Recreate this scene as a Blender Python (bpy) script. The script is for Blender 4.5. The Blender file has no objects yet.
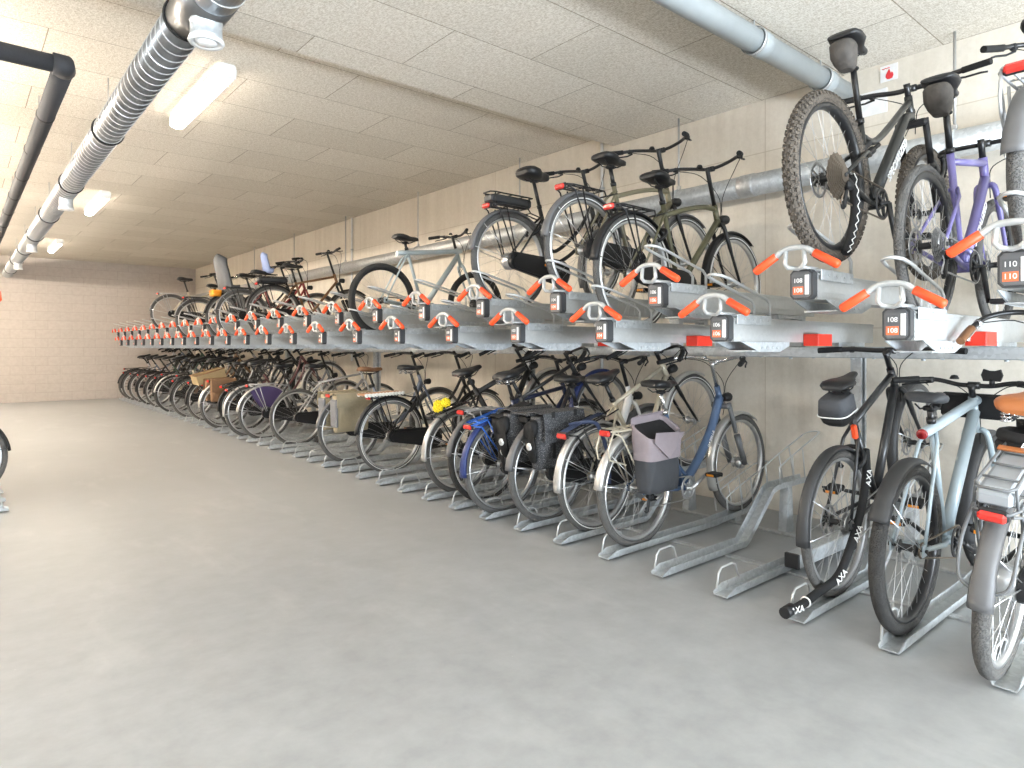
import bpy, math, random
from mathutils import Matrix, Vector
random.seed(7)
PI = math.pi
SC = bpy.context.scene
COL = SC.collection

# ------------------------------------------------------------------ camera
CAM_H = 1.2152
cd = bpy.data.cameras.new('camera')
cam = bpy.data.objects.new('camera', cd)
COL.objects.link(cam)
cd.sensor_width = 36.0
cd.lens = 658.29 / 1024 * 36.0
cd.shift_x = 0.0
cd.shift_y = -(384 - 346.81) / 1024
cd.clip_start = 0.02
cam.location = (0, 0, CAM_H)
cam.rotation_euler = (PI / 2, 0, -0.7017)
SC.camera = cam

# ------------------------------------------------------------------ world, light, exposure
SC.view_settings.view_transform = 'Standard'
SC.view_settings.look = 'None'
SC.view_settings.gamma = 1.0
SC.view_settings.use_curve_mapping = False
SC.view_settings.exposure = 1.27
w = bpy.data.worlds.new('daylight')
SC.world = w
w.use_nodes = True
w.node_tree.nodes['Background'].inputs[0].default_value = (0.80, 0.90, 1.0, 1)
w.node_tree.nodes['Background'].inputs[1].default_value = 1.0


def area(name, loc, rot, sx, sy, power, col):
    l = bpy.data.lights.new(name, 'AREA')
    l.shape = 'RECTANGLE'
    l.size = sx
    l.size_y = sy
    l.energy = power
    l.color = col
    o = bpy.data.objects.new(name, l)
    o.location = loc
    o.rotation_euler = rot
    COL.objects.link(o)
    return o


# unseen area light added at the door opening to bring in cool daylight
area('added_door_daylight', (1.5, -4.95, 1.45), (PI / 2, 0, 0), 5.4, 2.7, 40, (0.55, 0.78, 1.0))
# unseen upward fill light added by the door to brighten the ceiling
area('added_ceiling_fill', (1.5, -4.9, .5), (PI / 2 + math.radians(46), 0, 0), 5.4, 1.0, 530, (0.82, 0.91, 1.0))
SC.cycles.diffuse_bounces = 8

XW, XL = 4.647, -1.55          # right / left wall
YB, YF = 17.918, -5.0          # back / front wall
HN, HF, YS = 3.073, 3.188, 4.05  # near ceiling, far ceiling, step
LAMP_W = 17.0
FILL_UP = 106.0  # strength of the added fill tubes out of view

# ------------------------------------------------------------------ materials
MATS = {}


def nodes(m):
    m.use_nodes = True
    return m.node_tree, m.node_tree.nodes['Principled BSDF']


def mat(name, col, rough=0.5, metal=0.0, var=0.06, scale=18.0, bump=0.0, bscale=200.0, emit=None, spec=None, coat=0.0):
    if name in MATS:
        return MATS[name]
    m = bpy.data.materials.new(name)
    nt, b = nodes(m)
    L = nt.links
    tc = nt.nodes.new('ShaderNodeTexCoord')
    n = nt.nodes.new('ShaderNodeTexNoise')
    n.inputs['Scale'].default_value = scale
    n.inputs['Detail'].default_value = 4
    L.new(tc.outputs['Object'], n.inputs['Vector'])
    mx = nt.nodes.new('ShaderNodeMix')
    mx.data_type = 'RGBA'
    c = tuple(col)
    mx.inputs['A'].default_value = tuple(max(0, x * (1 - var * 2)) for x in c) + (1,)
    mx.inputs['B'].default_value = tuple(min(1, x * (1 + var * 2)) for x in c) + (1,)
    L.new(n.outputs['Fac'], mx.inputs['Factor'])
    L.new(mx.outputs['Result'], b.inputs['Base Color'])
    b.inputs['Roughness'].default_value = rough
    b.inputs['Metallic'].default_value = metal
    if spec is not None:
        b.inputs['Specular IOR Level'].default_value = spec
    if coat:
        b.inputs['Coat Weight'].default_value = coat
        b.inputs['Coat Roughness'].default_value = 0.15
    if bump:
        n2 = nt.nodes.new('ShaderNodeTexNoise')
        n2.inputs['Scale'].default_value = bscale
        L.new(tc.outputs['Object'], n2.inputs['Vector'])
        bp = nt.nodes.new('ShaderNodeBump')
        bp.inputs['Strength'].default_value = bump
        bp.inputs['Distance'].default_value = 0.01
        L.new(n2.outputs['Fac'], bp.inputs['Height'])
        L.new(bp.outputs['Normal'], b.inputs['Normal'])
    if emit:
        b.inputs['Emission Color'].default_value = tuple(emit[0]) + (1,)
        b.inputs['Emission Strength'].default_value = emit[1]
    MATS[name] = m
    return m


class NT:
    """small node helper"""
    def __init__(s, name):
        s.m = bpy.data.materials.new(name)
        s.nt, s.b = nodes(s.m)
        s.geo = s.nt.nodes.new('ShaderNodeNewGeometry')

    def n(s, kind, ins=None, **props):
        x = s.nt.nodes.new(kind)
        for k, v in props.items():
            setattr(x, k, v)
        for k, v in (ins or {}).items():
            if hasattr(v, 'is_linked'):
                s.nt.links.new(v, x.inputs[k])
            else:
                x.inputs[k].default_value = v
        return x

    def vec(s, loc=(0, 0, 0), scale=(1, 1, 1), rot=(0, 0, 0)):
        mp = s.n('ShaderNodeMapping', {'Vector': s.geo.outputs['Position'], 'Location': loc, 'Scale': scale, 'Rotation': rot})
        return mp.outputs['Vector']

    def noise(s, vec, scale, detail=4, rough=0.55):
        return s.n('ShaderNodeTexNoise', {'Vector': vec, 'Scale': scale, 'Detail': detail, 'Roughness': rough}).outputs['Fac']

    def ramp(s, fac, stops):
        r = s.n('ShaderNodeValToRGB', {'Fac': fac})
        e = r.color_ramp.elements
        while len(e) < len(stops):
            e.new(0.5)
        for i, (p, c) in enumerate(stops):
            e[i].position = p
            e[i].color = tuple(c) + (1,) if len(c) == 3 else c
        return r.outputs['Color']

    def mix(s, f, a, b, mode='MIX'):
        x = s.nt.nodes.new('ShaderNodeMix')
        x.data_type = 'RGBA'
        x.blend_type = mode
        for k, v in (('Factor', f), ('A', a), ('B', b)):
            if hasattr(v, 'is_linked'):
                s.nt.links.new(v, x.inputs[k])
            else:
                x.inputs[k].default_value = v if k == 'Factor' else tuple(v) + (1,)
        return x.outputs['Result']

    def bump(s, h, strength, dist=0.01):
        x = s.n('ShaderNodeBump', {'Height': h, 'Strength': strength, 'Distance': dist})
        s.nt.links.new(x.outputs['Normal'], s.b.inputs['Normal'])

    def out(s, col=None, rough=None):
        if col is not None:
            s.nt.links.new(col, s.b.inputs['Base Color'])
        if rough is not None:
            if hasattr(rough, 'is_linked'):
                s.nt.links.new(rough, s.b.inputs['Roughness'])
            else:
                s.b.inputs['Roughness'].default_value = rough
        return s.m


def make_floor():
    t = NT('polished_concrete')
    a = t.noise(t.vec(scale=(1, .6, 1)), 0.9, 6, .6)
    b = t.noise(t.vec(), 7, 8, .65)
    c = t.noise(t.vec(scale=(1, .35, 1)), 3, 5, .6)
    col = t.ramp(a, [(.3, (.285, .297, .304)), (.72, (.36, .372, .380))])
    col = t.mix(.35, col, t.ramp(b, [(.33, (.22, .23, .236)), (.67, (.42, .433, .441))]))
    # pale drag marks
    col = t.mix(t.ramp(c, [(.56, (0, 0, 0)), (.74, (.30, .30, .30))]), col, (.50, .51, .51))
    # small dark and pale flecks
    v = t.n('ShaderNodeTexVoronoi', {'Vector': t.vec(), 'Scale': 5.0}).outputs['Distance']
    col = t.mix(t.ramp(v, [(.0, (.35, .35, .35)), (.022, (0, 0, 0))]), col, (.78, .77, .74))
    d = t.noise(t.vec(scale=(1, 1, 1), rot=(0, 0, .5)), 2.2, 9, .75)
    col = t.mix(t.ramp(d, [(.60, (0, 0, 0)), (.72, (.20, .20, .20))]), col, (.24, .245, .245))
    r = t.ramp(b, [(.3, (.30, .30, .30)), (.7, (.44, .44, .44))])
    t.bump(b, .05)
    t.b.inputs['Specular IOR Level'].default_value = .45
    return t.out(col, r)


def make_ceiling():
    t = NT('wood_wool_panel')
    br = t.n('ShaderNodeTexBrick', {'Vector': t.vec(loc=(-1.04, -1.379, 0)), 'Scale': 1.0, 'Mortar Size': .0035, 'Mortar Smooth': .1,
             'Brick Width': 1.2, 'Row Height': .597, 'Color1': (.74, .70, .63, 1), 'Color2': (.67, .63, .56, 1), 'Mortar': (.34, .30, .24, 1), 'Bias': 0.0},
             offset=.5, offset_frequency=2)
    f1 = t.noise(t.vec(scale=(1, 3.2, 1), rot=(0, 0, .6)), 42, 3, .7)
    f2 = t.noise(t.vec(scale=(3.2, 1, 1), rot=(0, 0, .35)), 38, 3, .7)
    f = t.n('ShaderNodeMath', {0: f1, 1: f2}, operation='MAXIMUM').outputs[0]
    col = t.mix(1.0, br.outputs['Color'], t.ramp(f, [(.44, (.70, .66, .60)), (.58, (1.0, 1.0, 1.0)), (.70, (1.12, 1.12, 1.12))]), 'MULTIPLY')
    t.bump(f, .25, .008)
    t.b.inputs['Specular IOR Level'].default_value = .1
    return t.out(col, .9)


def make_wall_concrete():
    t = NT('cast_concrete_wall')
    st = t.noise(t.vec(scale=(1, 1, .06)), 9, 5, .6)
    bl = t.noise(t.vec(scale=(1, 1, .5)), 1.1, 5, .6)
    fi = t.noise(t.vec(), 30, 6, .7)
    col = t.ramp(bl, [(.3, (.67, .61, .52)), (.7, (.76, .705, .615))])
    col = t.mix(.45, col, t.ramp(st, [(.35, (.61, .55, .465)), (.65, (.78, .725, .635))]))
    col = t.mix(.15, col, t.ramp(fi, [(.4, (.45, .42, .36)), (.6, (.72, .69, .63))]))
    # formwork joints: one vertical line every 3.24 m, pour lines every 0.9 m
    br = t.n('ShaderNodeTexBrick', {'Vector': t.n('ShaderNodeCombineXYZ', {'X': t.n('ShaderNodeSeparateXYZ', {'Vector': t.vec(loc=(0, -4.17, 0))}).outputs['Y'],
             'Y': t.n('ShaderNodeSeparateXYZ', {'Vector': t.geo.outputs['Position']}).outputs['Z']}).outputs['Vector'],
             'Scale': 1.0, 'Mortar Size': .004, 'Mortar Smooth': .3, 'Brick Width': 1.62, 'Row Height': 1.34,
             'Color1': (1, 1, 1, 1), 'Color2': (.965, .96, .955, 1), 'Mortar': (.76, .72, .67, 1)}, offset=0.0, offset_frequency=2)
    col = t.mix(1.0, col, br.outputs['Color'], 'MULTIPLY')
    t.bump(fi, .10)
    return t.out(col, .82)


def make_wall_block():
    t = NT('painted_block_wall')
    sp = t.n('ShaderNodeSeparateXYZ', {'Vector': t.geo.outputs['Position']})
    v = t.n('ShaderNodeCombineXYZ', {'X': sp.outputs['X'], 'Y': sp.outputs['Z']}).outputs['Vector']
    br = t.n('ShaderNodeTexBrick', {'Vector': v, 'Scale': 1.0, 'Mortar Size': .006, 'Mortar Smooth': .5, 'Brick Width': .45, 'Row Height': .2,
             'Color1': (.44, .395, .36, 1), 'Color2': (.425, .382, .347, 1), 'Mortar': (.365, .322, .286, 1)}, offset=.5, offset_frequency=2)
    fi = t.noise(t.vec(), 14, 6, .6)
    col = t.mix(.12, br.outputs['Color'], t.ramp(fi, [(.4, (.5, .46, .4)), (.6, (.75, .71, .65))]))
    t.bump(br.outputs['Fac'], -.35, .006)
    return t.out(col, .85)


def make_galv(name, c0, c1, rough=.42, metal=.65):
    t = NT(name)
    v = t.n('ShaderNodeTexVoronoi', {'Vector': t.vec(), 'Scale': 55.0}).outputs['Color']
    nz = t.noise(t.vec(), 9, 5)
    f = t.n('ShaderNodeSeparateColor', {'Color': v}).outputs['Red']
    f = t.n('ShaderNodeMath', {0: f, 1: nz}, operation='MULTIPLY').outputs[0]
    t.b.inputs['Metallic'].default_value = metal
    return t.out(t.ramp(f, [(.05, c0), (.6, c1)]), t.ramp(nz, [(.3, (rough - .08,) * 3), (.7, (rough + .1,) * 3)]))


def make_spiral():
    t = NT('spiral_duct_steel')
    nz = t.noise(t.vec(scale=(1, .25, 1)), 14, 5)
    t.b.inputs['Metallic'].default_value = .9
    return t.out(t.ramp(nz, [(.3, (.21, .215, .22)), (.7, (.29, .295, .30))]), t.ramp(nz, [(.3, (.28,) * 3), (.7, (.34,) * 3)]))


def make_speckle(name, base, spot, scale=160, lo=.0, hi=.09):
    t = NT(name)
    tc = t.n('ShaderNodeTexCoord')
    v = t.n('ShaderNodeTexVoronoi', {'Vector': tc.outputs['Object'], 'Scale': scale}).outputs['Distance']
    col = t.mix(t.ramp(v, [(.22, (1, 1, 1)), (.30, (0, 0, 0))]), base, spot)
    return t.out(col, .85)


def make_tread(name, c0, c1, sc):
    """knobbly tyre: knob grid as bump with dust in the gaps"""
    t = NT(name)
    tc = t.n('ShaderNodeTexCoord')
    v = t.n('ShaderNodeTexVoronoi', {'Vector': tc.outputs['Object'], 'Scale': sc}, feature='F1').outputs['Distance']
    nz = t.n('ShaderNodeTexNoise', {'Vector': tc.outputs['Object'], 'Scale': 20.0}).outputs['Fac']
    h = t.ramp(v, [(.25, (1, 1, 1)), (.5, (0, 0, 0))])
    t.bump(h, .9, .006)
    col = t.mix(nz, c0, c1)
    return t.out(t.mix(h, t.mix(.6, col, c1), col), .85)


M = dict(
    floor=make_floor(), ceiling=make_ceiling(), wall=make_wall_concrete(), block=make_wall_block(),
    galv=make_galv('galvanised_steel', (.45, .478, .495), (.58, .61, .63), .42, .45),
    galv_dark=make_galv('weathered_galvanised_steel', (.42, .43, .435), (.55, .565, .57), .42, .5),
    alu=make_galv('mill_aluminium', (.46, .47, .465), (.50, .51, .505), .38, .4),
    duct=make_spiral(),
    tyre=make_tread('black_tyre', (.018, .018, .019), (.045, .043, .040), 180),
    tyre_dusty=make_tread('dusty_grey_tyre', (.060, .060, .060), (.125, .12, .113), 180),
    tyre_mtb=make_tread('muddy_knobbly_tyre', (.035, .032, .030), (.115, .095, .075), 85),
)
mat('wire_grey', (.50, .51, .51), .35, .35)
mat('orange_grip', (.85, .085, .018), .45)
mat('red_paint', (.70, .035, .015), .4)
mat('tag_frame', (.045, .047, .05), .45)
mat('tag_body', (.13, .135, .14), .45, .2)
mat('tag_dark', (.10, .105, .11), .5)
mat('tag_orange', (.75, .16, .06), .5)
mat('tag_pale', (.72, .73, .74), .3, .2)
mat('white_ink', (.85, .85, .84), .5)
mat('orange_ink', (.95, .45, .30), .5)
mat('pvc_grey', (.33, .36, .37), .38)
mat('pipe_foam', (.030, .031, .035), .75, bump=.2, bscale=60)
mat('white_plastic', (.75, .76, .76), .35)
mat('lamp_glow', (1, .97, .9), .4, emit=((1.0, .88, .73), LAMP_W))
mat('lamp_glow_cool', (1, 1, 1), .4, emit=((1.0, .98, .95), LAMP_W * .22))
mat('fill_glow_up', (1, .97, .9), .4, emit=((1.0, .90, .77), FILL_UP))  # glow of the unseen tubes added as ceiling fill
mat('fill_glow_up_cool', (1, 1, 1), .4, emit=((.86, .94, 1.0), FILL_UP * .19))
mat('lamp_body', (.7, .7, .69), .45)
mat('rim_silver', (.60, .61, .62), .3, .85)
mat('rim_black', (.02, .02, .021), .35, .2)
mat('rim_grey', (.25, .25, .25), .4, .4)
mat('spoke_steel', (.42, .42, .42), .4, .7)
mat('spoke_black', (.05, .05, .05), .35, .5)
mat('hub_silver', (.55, .56, .57), .3, .9)
mat('hub_black', (.015, .015, .016), .45)
mat('cassette_dirty', (.16, .13, .10), .5, .7)
mat('cassette_steel', (.40, .40, .40), .35, .9)
mat('reflective_white', (.80, .80, .78), .3)
mat('black_paint', (.009, .009, .010), .38, coat=.12)
mat('black_matte', (.013, .013, .014), .6, spec=.35)
mat('black_rubber', (.011, .011, .011), .75, spec=.35)
mat('black_plastic', (.014, .014, .015), .5, spec=.4)
mat('grey_plastic', (.13, .135, .14), .5)
mat('chrome', (.66, .66, .66), .2, .95)
mat('saddle_black', (.012, .012, .013), .45, spec=.45)
mat('saddle_grey', (.04, .042, .046), .6, spec=.35)
mat('leather_tan', (.36, .12, .035), .42)
mat('leather_dark', (.17, .075, .03), .5)
mat('light_red', (.62, .03, .02), .25, coat=.5)
mat('light_dark_red', (.30, .012, .015), .25, coat=.5)
mat('light_clear', (.8, .8, .78), .15)
mat('reflector_amber', (.80, .28, .02), .3)
mat('battery_silver', (.42, .45, .48), .35, .4)
mat('battery_black', (.03, .031, .034), .4)
for n, c in dict(paint_navy=(.018, .028, .075), paint_blue=(.065, .115, .215), paint_paleblue=(.34, .41, .45), paint_paleblue2=(.40, .47, .50),
                 paint_olive=(.105, .10, .055), paint_khaki=(.22, .20, .13), paint_purple=(.17, .15, .36), paint_graphite=(.020, .021, .020),
                 paint_white=(.78, .77, .75), paint_sand=(.47, .42, .32), paint_grey=(.16, .165, .17), paint_silver=(.42, .43, .44),
                 paint_cream=(.52, .47, .37), paint_brown=(.19, .10, .045), paint_red=(.23, .035, .035), paint_slate=(.13, .16, .22),
                 paint_green=(.05, .09, .06), paint_charcoal=(.026, .027, .029), paint_bluebright=(.025, .13, .52), paint_maroon=(.10, .03, .03)).items():
    mat(n, c, .36, .15, .03, coat=.25)
mat('fender_dusty', (.12, .12, .123), .5)
mat('fender_silver', (.52, .51, .49), .35, .5)
mat('fender_black', (.012, .012, .013), .5, spec=.4)
mat('fender_grey', (.035, .036, .038), .55)
mat('fender_blue', (.018, .035, .14), .4)
mat('cloth_mauve', (.27, .23, .25), .85, bump=.25, bscale=40)
mat('cloth_charcoal', (.05, .053, .06), .85, bump=.25, bscale=40)
mat('cloth_black', (.011, .011, .012), .85, bump=.25, bscale=40)
mat('cloth_beige', (.30, .255, .17), .85, bump=.25, bscale=40)
mat('cloth_grey', (.17, .175, .19), .85, bump=.25, bscale=40)
mat('cloth_brown', (.20, .11, .055), .75, bump=.25, bscale=40)
mat('cloth_purple', (.055, .035, .11), .8)
mat('cloth_navy', (.05, .07, .14), .7)
mat('mud_bag', (.065, .057, .050), .8, 0, .25, 30, bump=.4, bscale=40)
mat('straw', (.33, .25, .13), .8, bump=.5, bscale=80)
mat('flower_yellow', (.85, .68, .02), .6)
mat('seat_grey', (.12, .125, .13), .5)
mat('seat_blue', (.30, .38, .62), .5)
mat('orange_plastic', (.85, .32, .02), .4)
mat('wood_slat', (.42, .22, .11), .5)
mat('sign_white', (.80, .80, .80), .4)
mat('sign_red', (.70, .04, .05), .45)
mat('galv_rod', (.5, .5, .5), .4, .7)
M.update(MATS)
M['speckle'] = make_speckle('speckled_bag_cloth', (.045, .046, .05), (.30, .30, .31), 150)

# ------------------------------------------------------------------ mesh building


def V(*a):
    return Vector(a)


class MB:
    def __init__(s):
        s.v, s.f, s.s = [], [], []

    def add(s, vs, fs, smooth=True):
        o = len(s.v)
        s.v += [tuple(x) for x in vs]
        s.f += [tuple(i + o for i in f) for f in fs]
        s.s += [smooth] * len(fs)
        return s

    def tube(s, pts, r, seg=8, closed=False, caps=True, flat=None):
        P = [Vector(p) for p in pts]
        n = len(P)
        R = list(r) if isinstance(r, (list, tuple)) else [r] * n
        T = []
        for i in range(n):
            a = P[(i - 1) % n] if (closed or i > 0) else P[0]
            b = P[(i + 1) % n] if (closed or i < n - 1) else P[-1]
            t = (b - a)
            T.append(t.normalized() if t.length > 1e-9 else Vector((1, 0, 0)))
        u = T[0].orthogonal().normalized()
        if abs(T[0].y) < .9:
            u = (Vector((0, 1, 0)) - T[0] * T[0].y).normalized()
        vs, fs = [], []
        for i in range(n):
            u = (u - T[i] * u.dot(T[i]))
            u = u.normalized() if u.length > 1e-6 else T[i].orthogonal().normalized()
            w_ = T[i].cross(u)
            for k in range(seg):
                a = 2 * PI * (k + .5) / seg
                ru = R[i] * (flat if flat else 1.0)
                vs.append(P[i] + u * (math.cos(a) * ru) + w_ * (math.sin(a) * R[i]))
        m = n if closed else n - 1
        for i in range(m):
            j = (i + 1) % n
            for k in range(seg):
                l = (k + 1) % seg
                fs.append((i * seg + k, i * seg + l, j * seg + l, j * seg + k))
        s.add(vs, fs, seg > 4)
        if caps and not closed:
            o = len(s.v) - len(vs)
            s.f.append(tuple(o + k for k in reversed(range(seg))))
            s.f.append(tuple(o + (n - 1) * seg + k for k in range(seg)))
            s.s += [False, False]
        return s

    def box(s, c, d, m=None, bev=0.0):
        x, y, z = d[0] / 2, d[1] / 2, d[2] / 2
        b = min(bev, x * .9, y * .9, z * .9)
        m = m or Matrix.Identity(3)
        c = Vector(c)
        if b <= 0:
            vs = [V(i * x, j * y, k * z) for i in (-1, 1) for j in (-1, 1) for k in (-1, 1)]
            fs = [(0, 1, 3, 2), (4, 6, 7, 5), (0, 4, 5, 1), (2, 3, 7, 6), (0, 2, 6, 4), (1, 5, 7, 3)]
        else:
            vs, fs, idx = [], [], {}
            for i in (-1, 1):
                for j in (-1, 1):
                    for k in (-1, 1):
                        for ax in range(3):
                            q = [i * (x - b), j * (y - b), k * (z - b)]
                            q[ax] = (i * x, j * y, k * z)[ax]
                            idx[i, j, k, ax] = len(vs)
                            vs.append(V(*q))
            for ax in range(3):
                o1, o2 = (ax + 1) % 3, (ax + 2) % 3
                for sg in (-1, 1):
                    q = []
                    for a, bb in ((-1, -1), (1, -1), (1, 1), (-1, 1)):
                        t = [0, 0, 0]
                        t[ax], t[o1], t[o2] = sg, a, bb
                        q.append(idx[t[0], t[1], t[2], ax])
                    fs.append(tuple(q if sg > 0 else reversed(q)))
                # edges along ax
                for a in (-1, 1):
                    for bb in (-1, 1):
                        t0, t1 = [0, 0, 0], [0, 0, 0]
                        t0[ax], t1[ax] = -1, 1
                        t0[o1] = t1[o1] = a
                        t0[o2] = t1[o2] = bb
                        q = [idx[(*t0, o1)], idx[(*t1, o1)], idx[(*t1, o2)], idx[(*t0, o2)]]
                        fs.append(tuple(q if a * bb > 0 else reversed(q)))
            for i in (-1, 1):
                for j in (-1, 1):
                    for k in (-1, 1):
                        q = [idx[i, j, k, 0], idx[i, j, k, 1], idx[i, j, k, 2]]
                        fs.append(tuple(q if i * j * k > 0 else reversed(q)))
        s.add([c + m @ q for q in vs], fs, False)
        return s

    def lathe(s, prof, seg=32, c=(0, 0, 0), axis='y', close=True, a0=0.0, a1=2 * PI, smooth=True):
        """prof: (radius, axial)"""
        c = Vector(c)
        full = abs(a1 - a0 - 2 * PI) < 1e-6
        n = seg if full else seg + 1
        k = len(prof)
        vs, fs = [], []
        for i in range(n):
            a = a0 + (a1 - a0) * i / seg
            ca, sa = math.cos(a), math.sin(a)
            for r, h in prof:
                if axis == 'y':
                    q = V(r * ca, h, r * sa)
                elif axis == 'z':
                    q = V(r * ca, r * sa, h)
                else:
                    q = V(h, r * ca, r * sa)
                vs.append(c + q)
        for i in range(seg):
            j = (i + 1) % n
            for p in range(k if close else k - 1):
                l = (p + 1) % k
                fs.append((i * k + p, i * k + l, j * k + l, j * k + p))
        s.add(vs, fs, smooth)
        if not full and close:
            o = len(s.v) - len(vs)
            s.f += [tuple(o + q for q in range(k)), tuple(o + (n - 1) * k + q for q in reversed(range(k)))]
            s.s += [False, False]
        return s

    def torus(s, R, r, seg=48, rs=8, c=(0, 0, 0), ax=1.0, axis='y'):
        return s.lathe([(R + r * math.cos(2 * PI * k / rs), ax * r * math.sin(2 * PI * k / rs)) for k in range(rs)], seg, c, axis)

    def loft(s, rings, cap=True, smooth=True):
        k = len(rings[0])
        vs = [q for r in rings for q in r]
        fs = []
        for i in range(len(rings) - 1):
            for p in range(k):
                l = (p + 1) % k
                fs.append((i * k + p, i * k + l, (i + 1) * k + l, (i + 1) * k + p))
        s.add(vs, fs, smooth)
        if cap:
            o = len(s.v) - len(vs)
            s.f += [tuple(o + q for q in reversed(range(k))), tuple(o + (len(rings) - 1) * k + q for q in range(k))]
            s.s += [False, False]
        return s

    def prism(s, poly, lo, hi, axis='y', smooth=False):
        """poly in the two other axes (x,z for y; x,y for z; y,z for x)"""
        def q(p, h):
            return V(p[0], h, p[1]) if axis == 'y' else (V(p[0], p[1], h) if axis == 'z' else V(h, p[0], p[1]))
        n = len(poly)
        vs = [q(p, lo) for p in poly] + [q(p, hi) for p in poly]
        fs = [(i, (i + 1) % n, n + (i + 1) % n, n + i) for i in range(n)]
        fs += [tuple(reversed(range(n))), tuple(range(n, 2 * n))]
        s.add(vs, fs, smooth)
        return s

    def mesh(s, name):
        me = bpy.data.meshes.new(name)
        me.from_pydata(s.v, [], s.f)
        me.polygons.foreach_set('use_smooth', s.s)
        me.update()
        return me


def ring(c, u, v, a, b, n=2.0, k=16):
    c, u, v = Vector(c), Vector(u), Vector(v)
    out = []
    for i in range(k):
        t = 2 * PI * i / k
        ct, st = math.cos(t), math.sin(t)
        out.append(c + u * (a * math.copysign(abs(ct) ** (2 / n), ct)) + v * (b * math.copysign(abs(st) ** (2 / n), st)))
    return out


def spline(pts, n=6):
    """Catmull-Rom through the points"""
    P = [Vector(p) for p in pts]
    P = [P[0] * 2 - P[1]] + P + [P[-1] * 2 - P[-2]]
    out = []
    for i in range(1, len(P) - 2):
        for k in range(n):
            t = k / n
            a, b, c, d = P[i - 1:i + 3]
            out.append(.5 * ((2 * b) + (c - a) * t + (2 * a - 5 * b + 4 * c - d) * t * t + (3 * b - a - 3 * c + d) * t ** 3))
    out.append(P[-2])
    return out


CACHE = {}


def obj(name, mb, m, parent=None, loc=(0, 0, 0), key=None):
    """mb: an MB or a function that returns one; key: share the mesh between calls"""
    kk = (key, m.name) if key else None
    if kk and kk in CACHE:
        me = CACHE[kk]
    else:
        b = mb() if callable(mb) else mb
        me = b.mesh(name)
        me.materials.append(m)
        if kk:
            CACHE[kk] = me
    o = bpy.data.objects.new(name, me)
    COL.objects.link(o)
    o.parent = parent
    o.location = loc
    return o


def tag(o, label, cat, group=None):
    o['label'] = label
    o['category'] = cat
    if group:
        o['group'] = group
    return o


def thing(name, label, cat, loc=(0, 0, 0), rotz=0.0, group=None):
    o = bpy.data.objects.new(name, None)
    o.empty_display_size = .1
    COL.objects.link(o)
    o.location = loc
    o.rotation_euler = (0, 0, rotz)
    return tag(o, label, cat, group)


def struct(name, mb, m):
    o = obj(name, mb, m)
    o['kind'] = 'structure'
    return o


def copy_part(o, parent):
    c = o.copy()
    COL.objects.link(c)
    c.parent = parent
    return c


def dup(root, loc, rotz, label):
    r = root.copy()
    COL.objects.link(r)
    r.location = loc
    r.rotation_euler = (0, 0, rotz)
    r['label'] = label
    for ch in list(root.children):
        c = copy_part(ch, r)
        for g in list(ch.children):
            copy_part(g, c)
    return r


def text_mb(txt, size):
    """letters as a mesh: reading along +x, up +z, facing -y"""
    cu = bpy.data.curves.new('letters', 'FONT')
    cu.body = txt
    cu.size = size
    cu.align_x = 'CENTER'
    cu.align_y = 'CENTER'
    cu.extrude = size * .03
    o = bpy.data.objects.new('letters', cu)
    COL.objects.link(o)
    dg = bpy.context.evaluated_depsgraph_get()
    me = o.evaluated_get(dg).to_mesh()
    b = MB()
    b.add([(q.co.x, -q.co.z, q.co.y) for q in me.vertices], [tuple(p.vertices) for p in me.polygons], False)
    o.evaluated_get(dg).to_mesh_clear()
    bpy.data.objects.remove(o)
    bpy.data.curves.remove(cu)
    return b


def move(mb, m4):
    mb.v = [tuple(m4 @ Vector(q)) for q in mb.v]
    return mb


def ordinal(n):
    W = ['first', 'second', 'third', 'fourth', 'fifth', 'sixth', 'seventh', 'eighth', 'ninth', 'tenth', 'eleventh', 'twelfth', 'thirteenth', 'fourteenth',
         'fifteenth', 'sixteenth', 'seventeenth', 'eighteenth', 'nineteenth']
    T = {2: 'twenty', 3: 'thirty', 4: 'forty'}
    if n <= 19:
        return W[n - 1]
    if n % 10 == 0:
        return {2: 'twentieth', 3: 'thirtieth', 4: 'fortieth'}[n // 10]
    return T[n // 10] + '-' + W[n % 10 - 1]


# ------------------------------------------------------------------ the room
TH = .2
b = MB().box(((XL + XW) / 2, (YF + YB) / 2, -.1), (XW - XL + 2 * TH, YB - YF + 2 * TH, .2))
struct('floor', b, M['floor'])
b = MB().box((XW + TH / 2, (YF + YB) / 2, HF / 2 + .1), (TH, YB - YF + 2 * TH, HF + .2))
struct('wall_right', b, M['wall'])
b = MB().box((XL - TH / 2, (YF + YB) / 2, HF / 2 + .1), (TH, YB - YF + 2 * TH, HF + .2))
struct('wall_left', b, M['block'])
b = MB().box(((XL + XW) / 2, YB + TH / 2, HF / 2 + .1), (XW - XL, TH, HF + .2))
struct('wall_back', b, M['block'])
# front wall behind the camera with a garage door opening
b = MB()
b.box(((XL - 1.2) / 2 - 0, YF - TH / 2, HN / 2), (-1.2 - XL, TH, HN))
b.box(((XW + 4.2) / 2, YF - TH / 2, HN / 2), (XW - 4.2, TH, HN))
b.box((1.5, YF - TH / 2, (HN + 2.8) / 2), (5.4, TH, HN - 2.8))
struct('wall_front', b, M['wall'])
# ceiling: near slab hangs lower than the far one, with a riser between them
b = MB()
b.box(((XL + XW) / 2, (YF + YS) / 2, HN + .2), (XW - XL, YS - YF + TH, .4 - 0.0))
b.v = [(x, (YS if y > 0 else y), z) for x, y, z in b.v]
b.box(((XL + XW) / 2, (YS + YB) / 2, HF + .15), (XW - XL, YB - YS, .3))
struct('ceiling', b, M['ceiling'])

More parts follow.
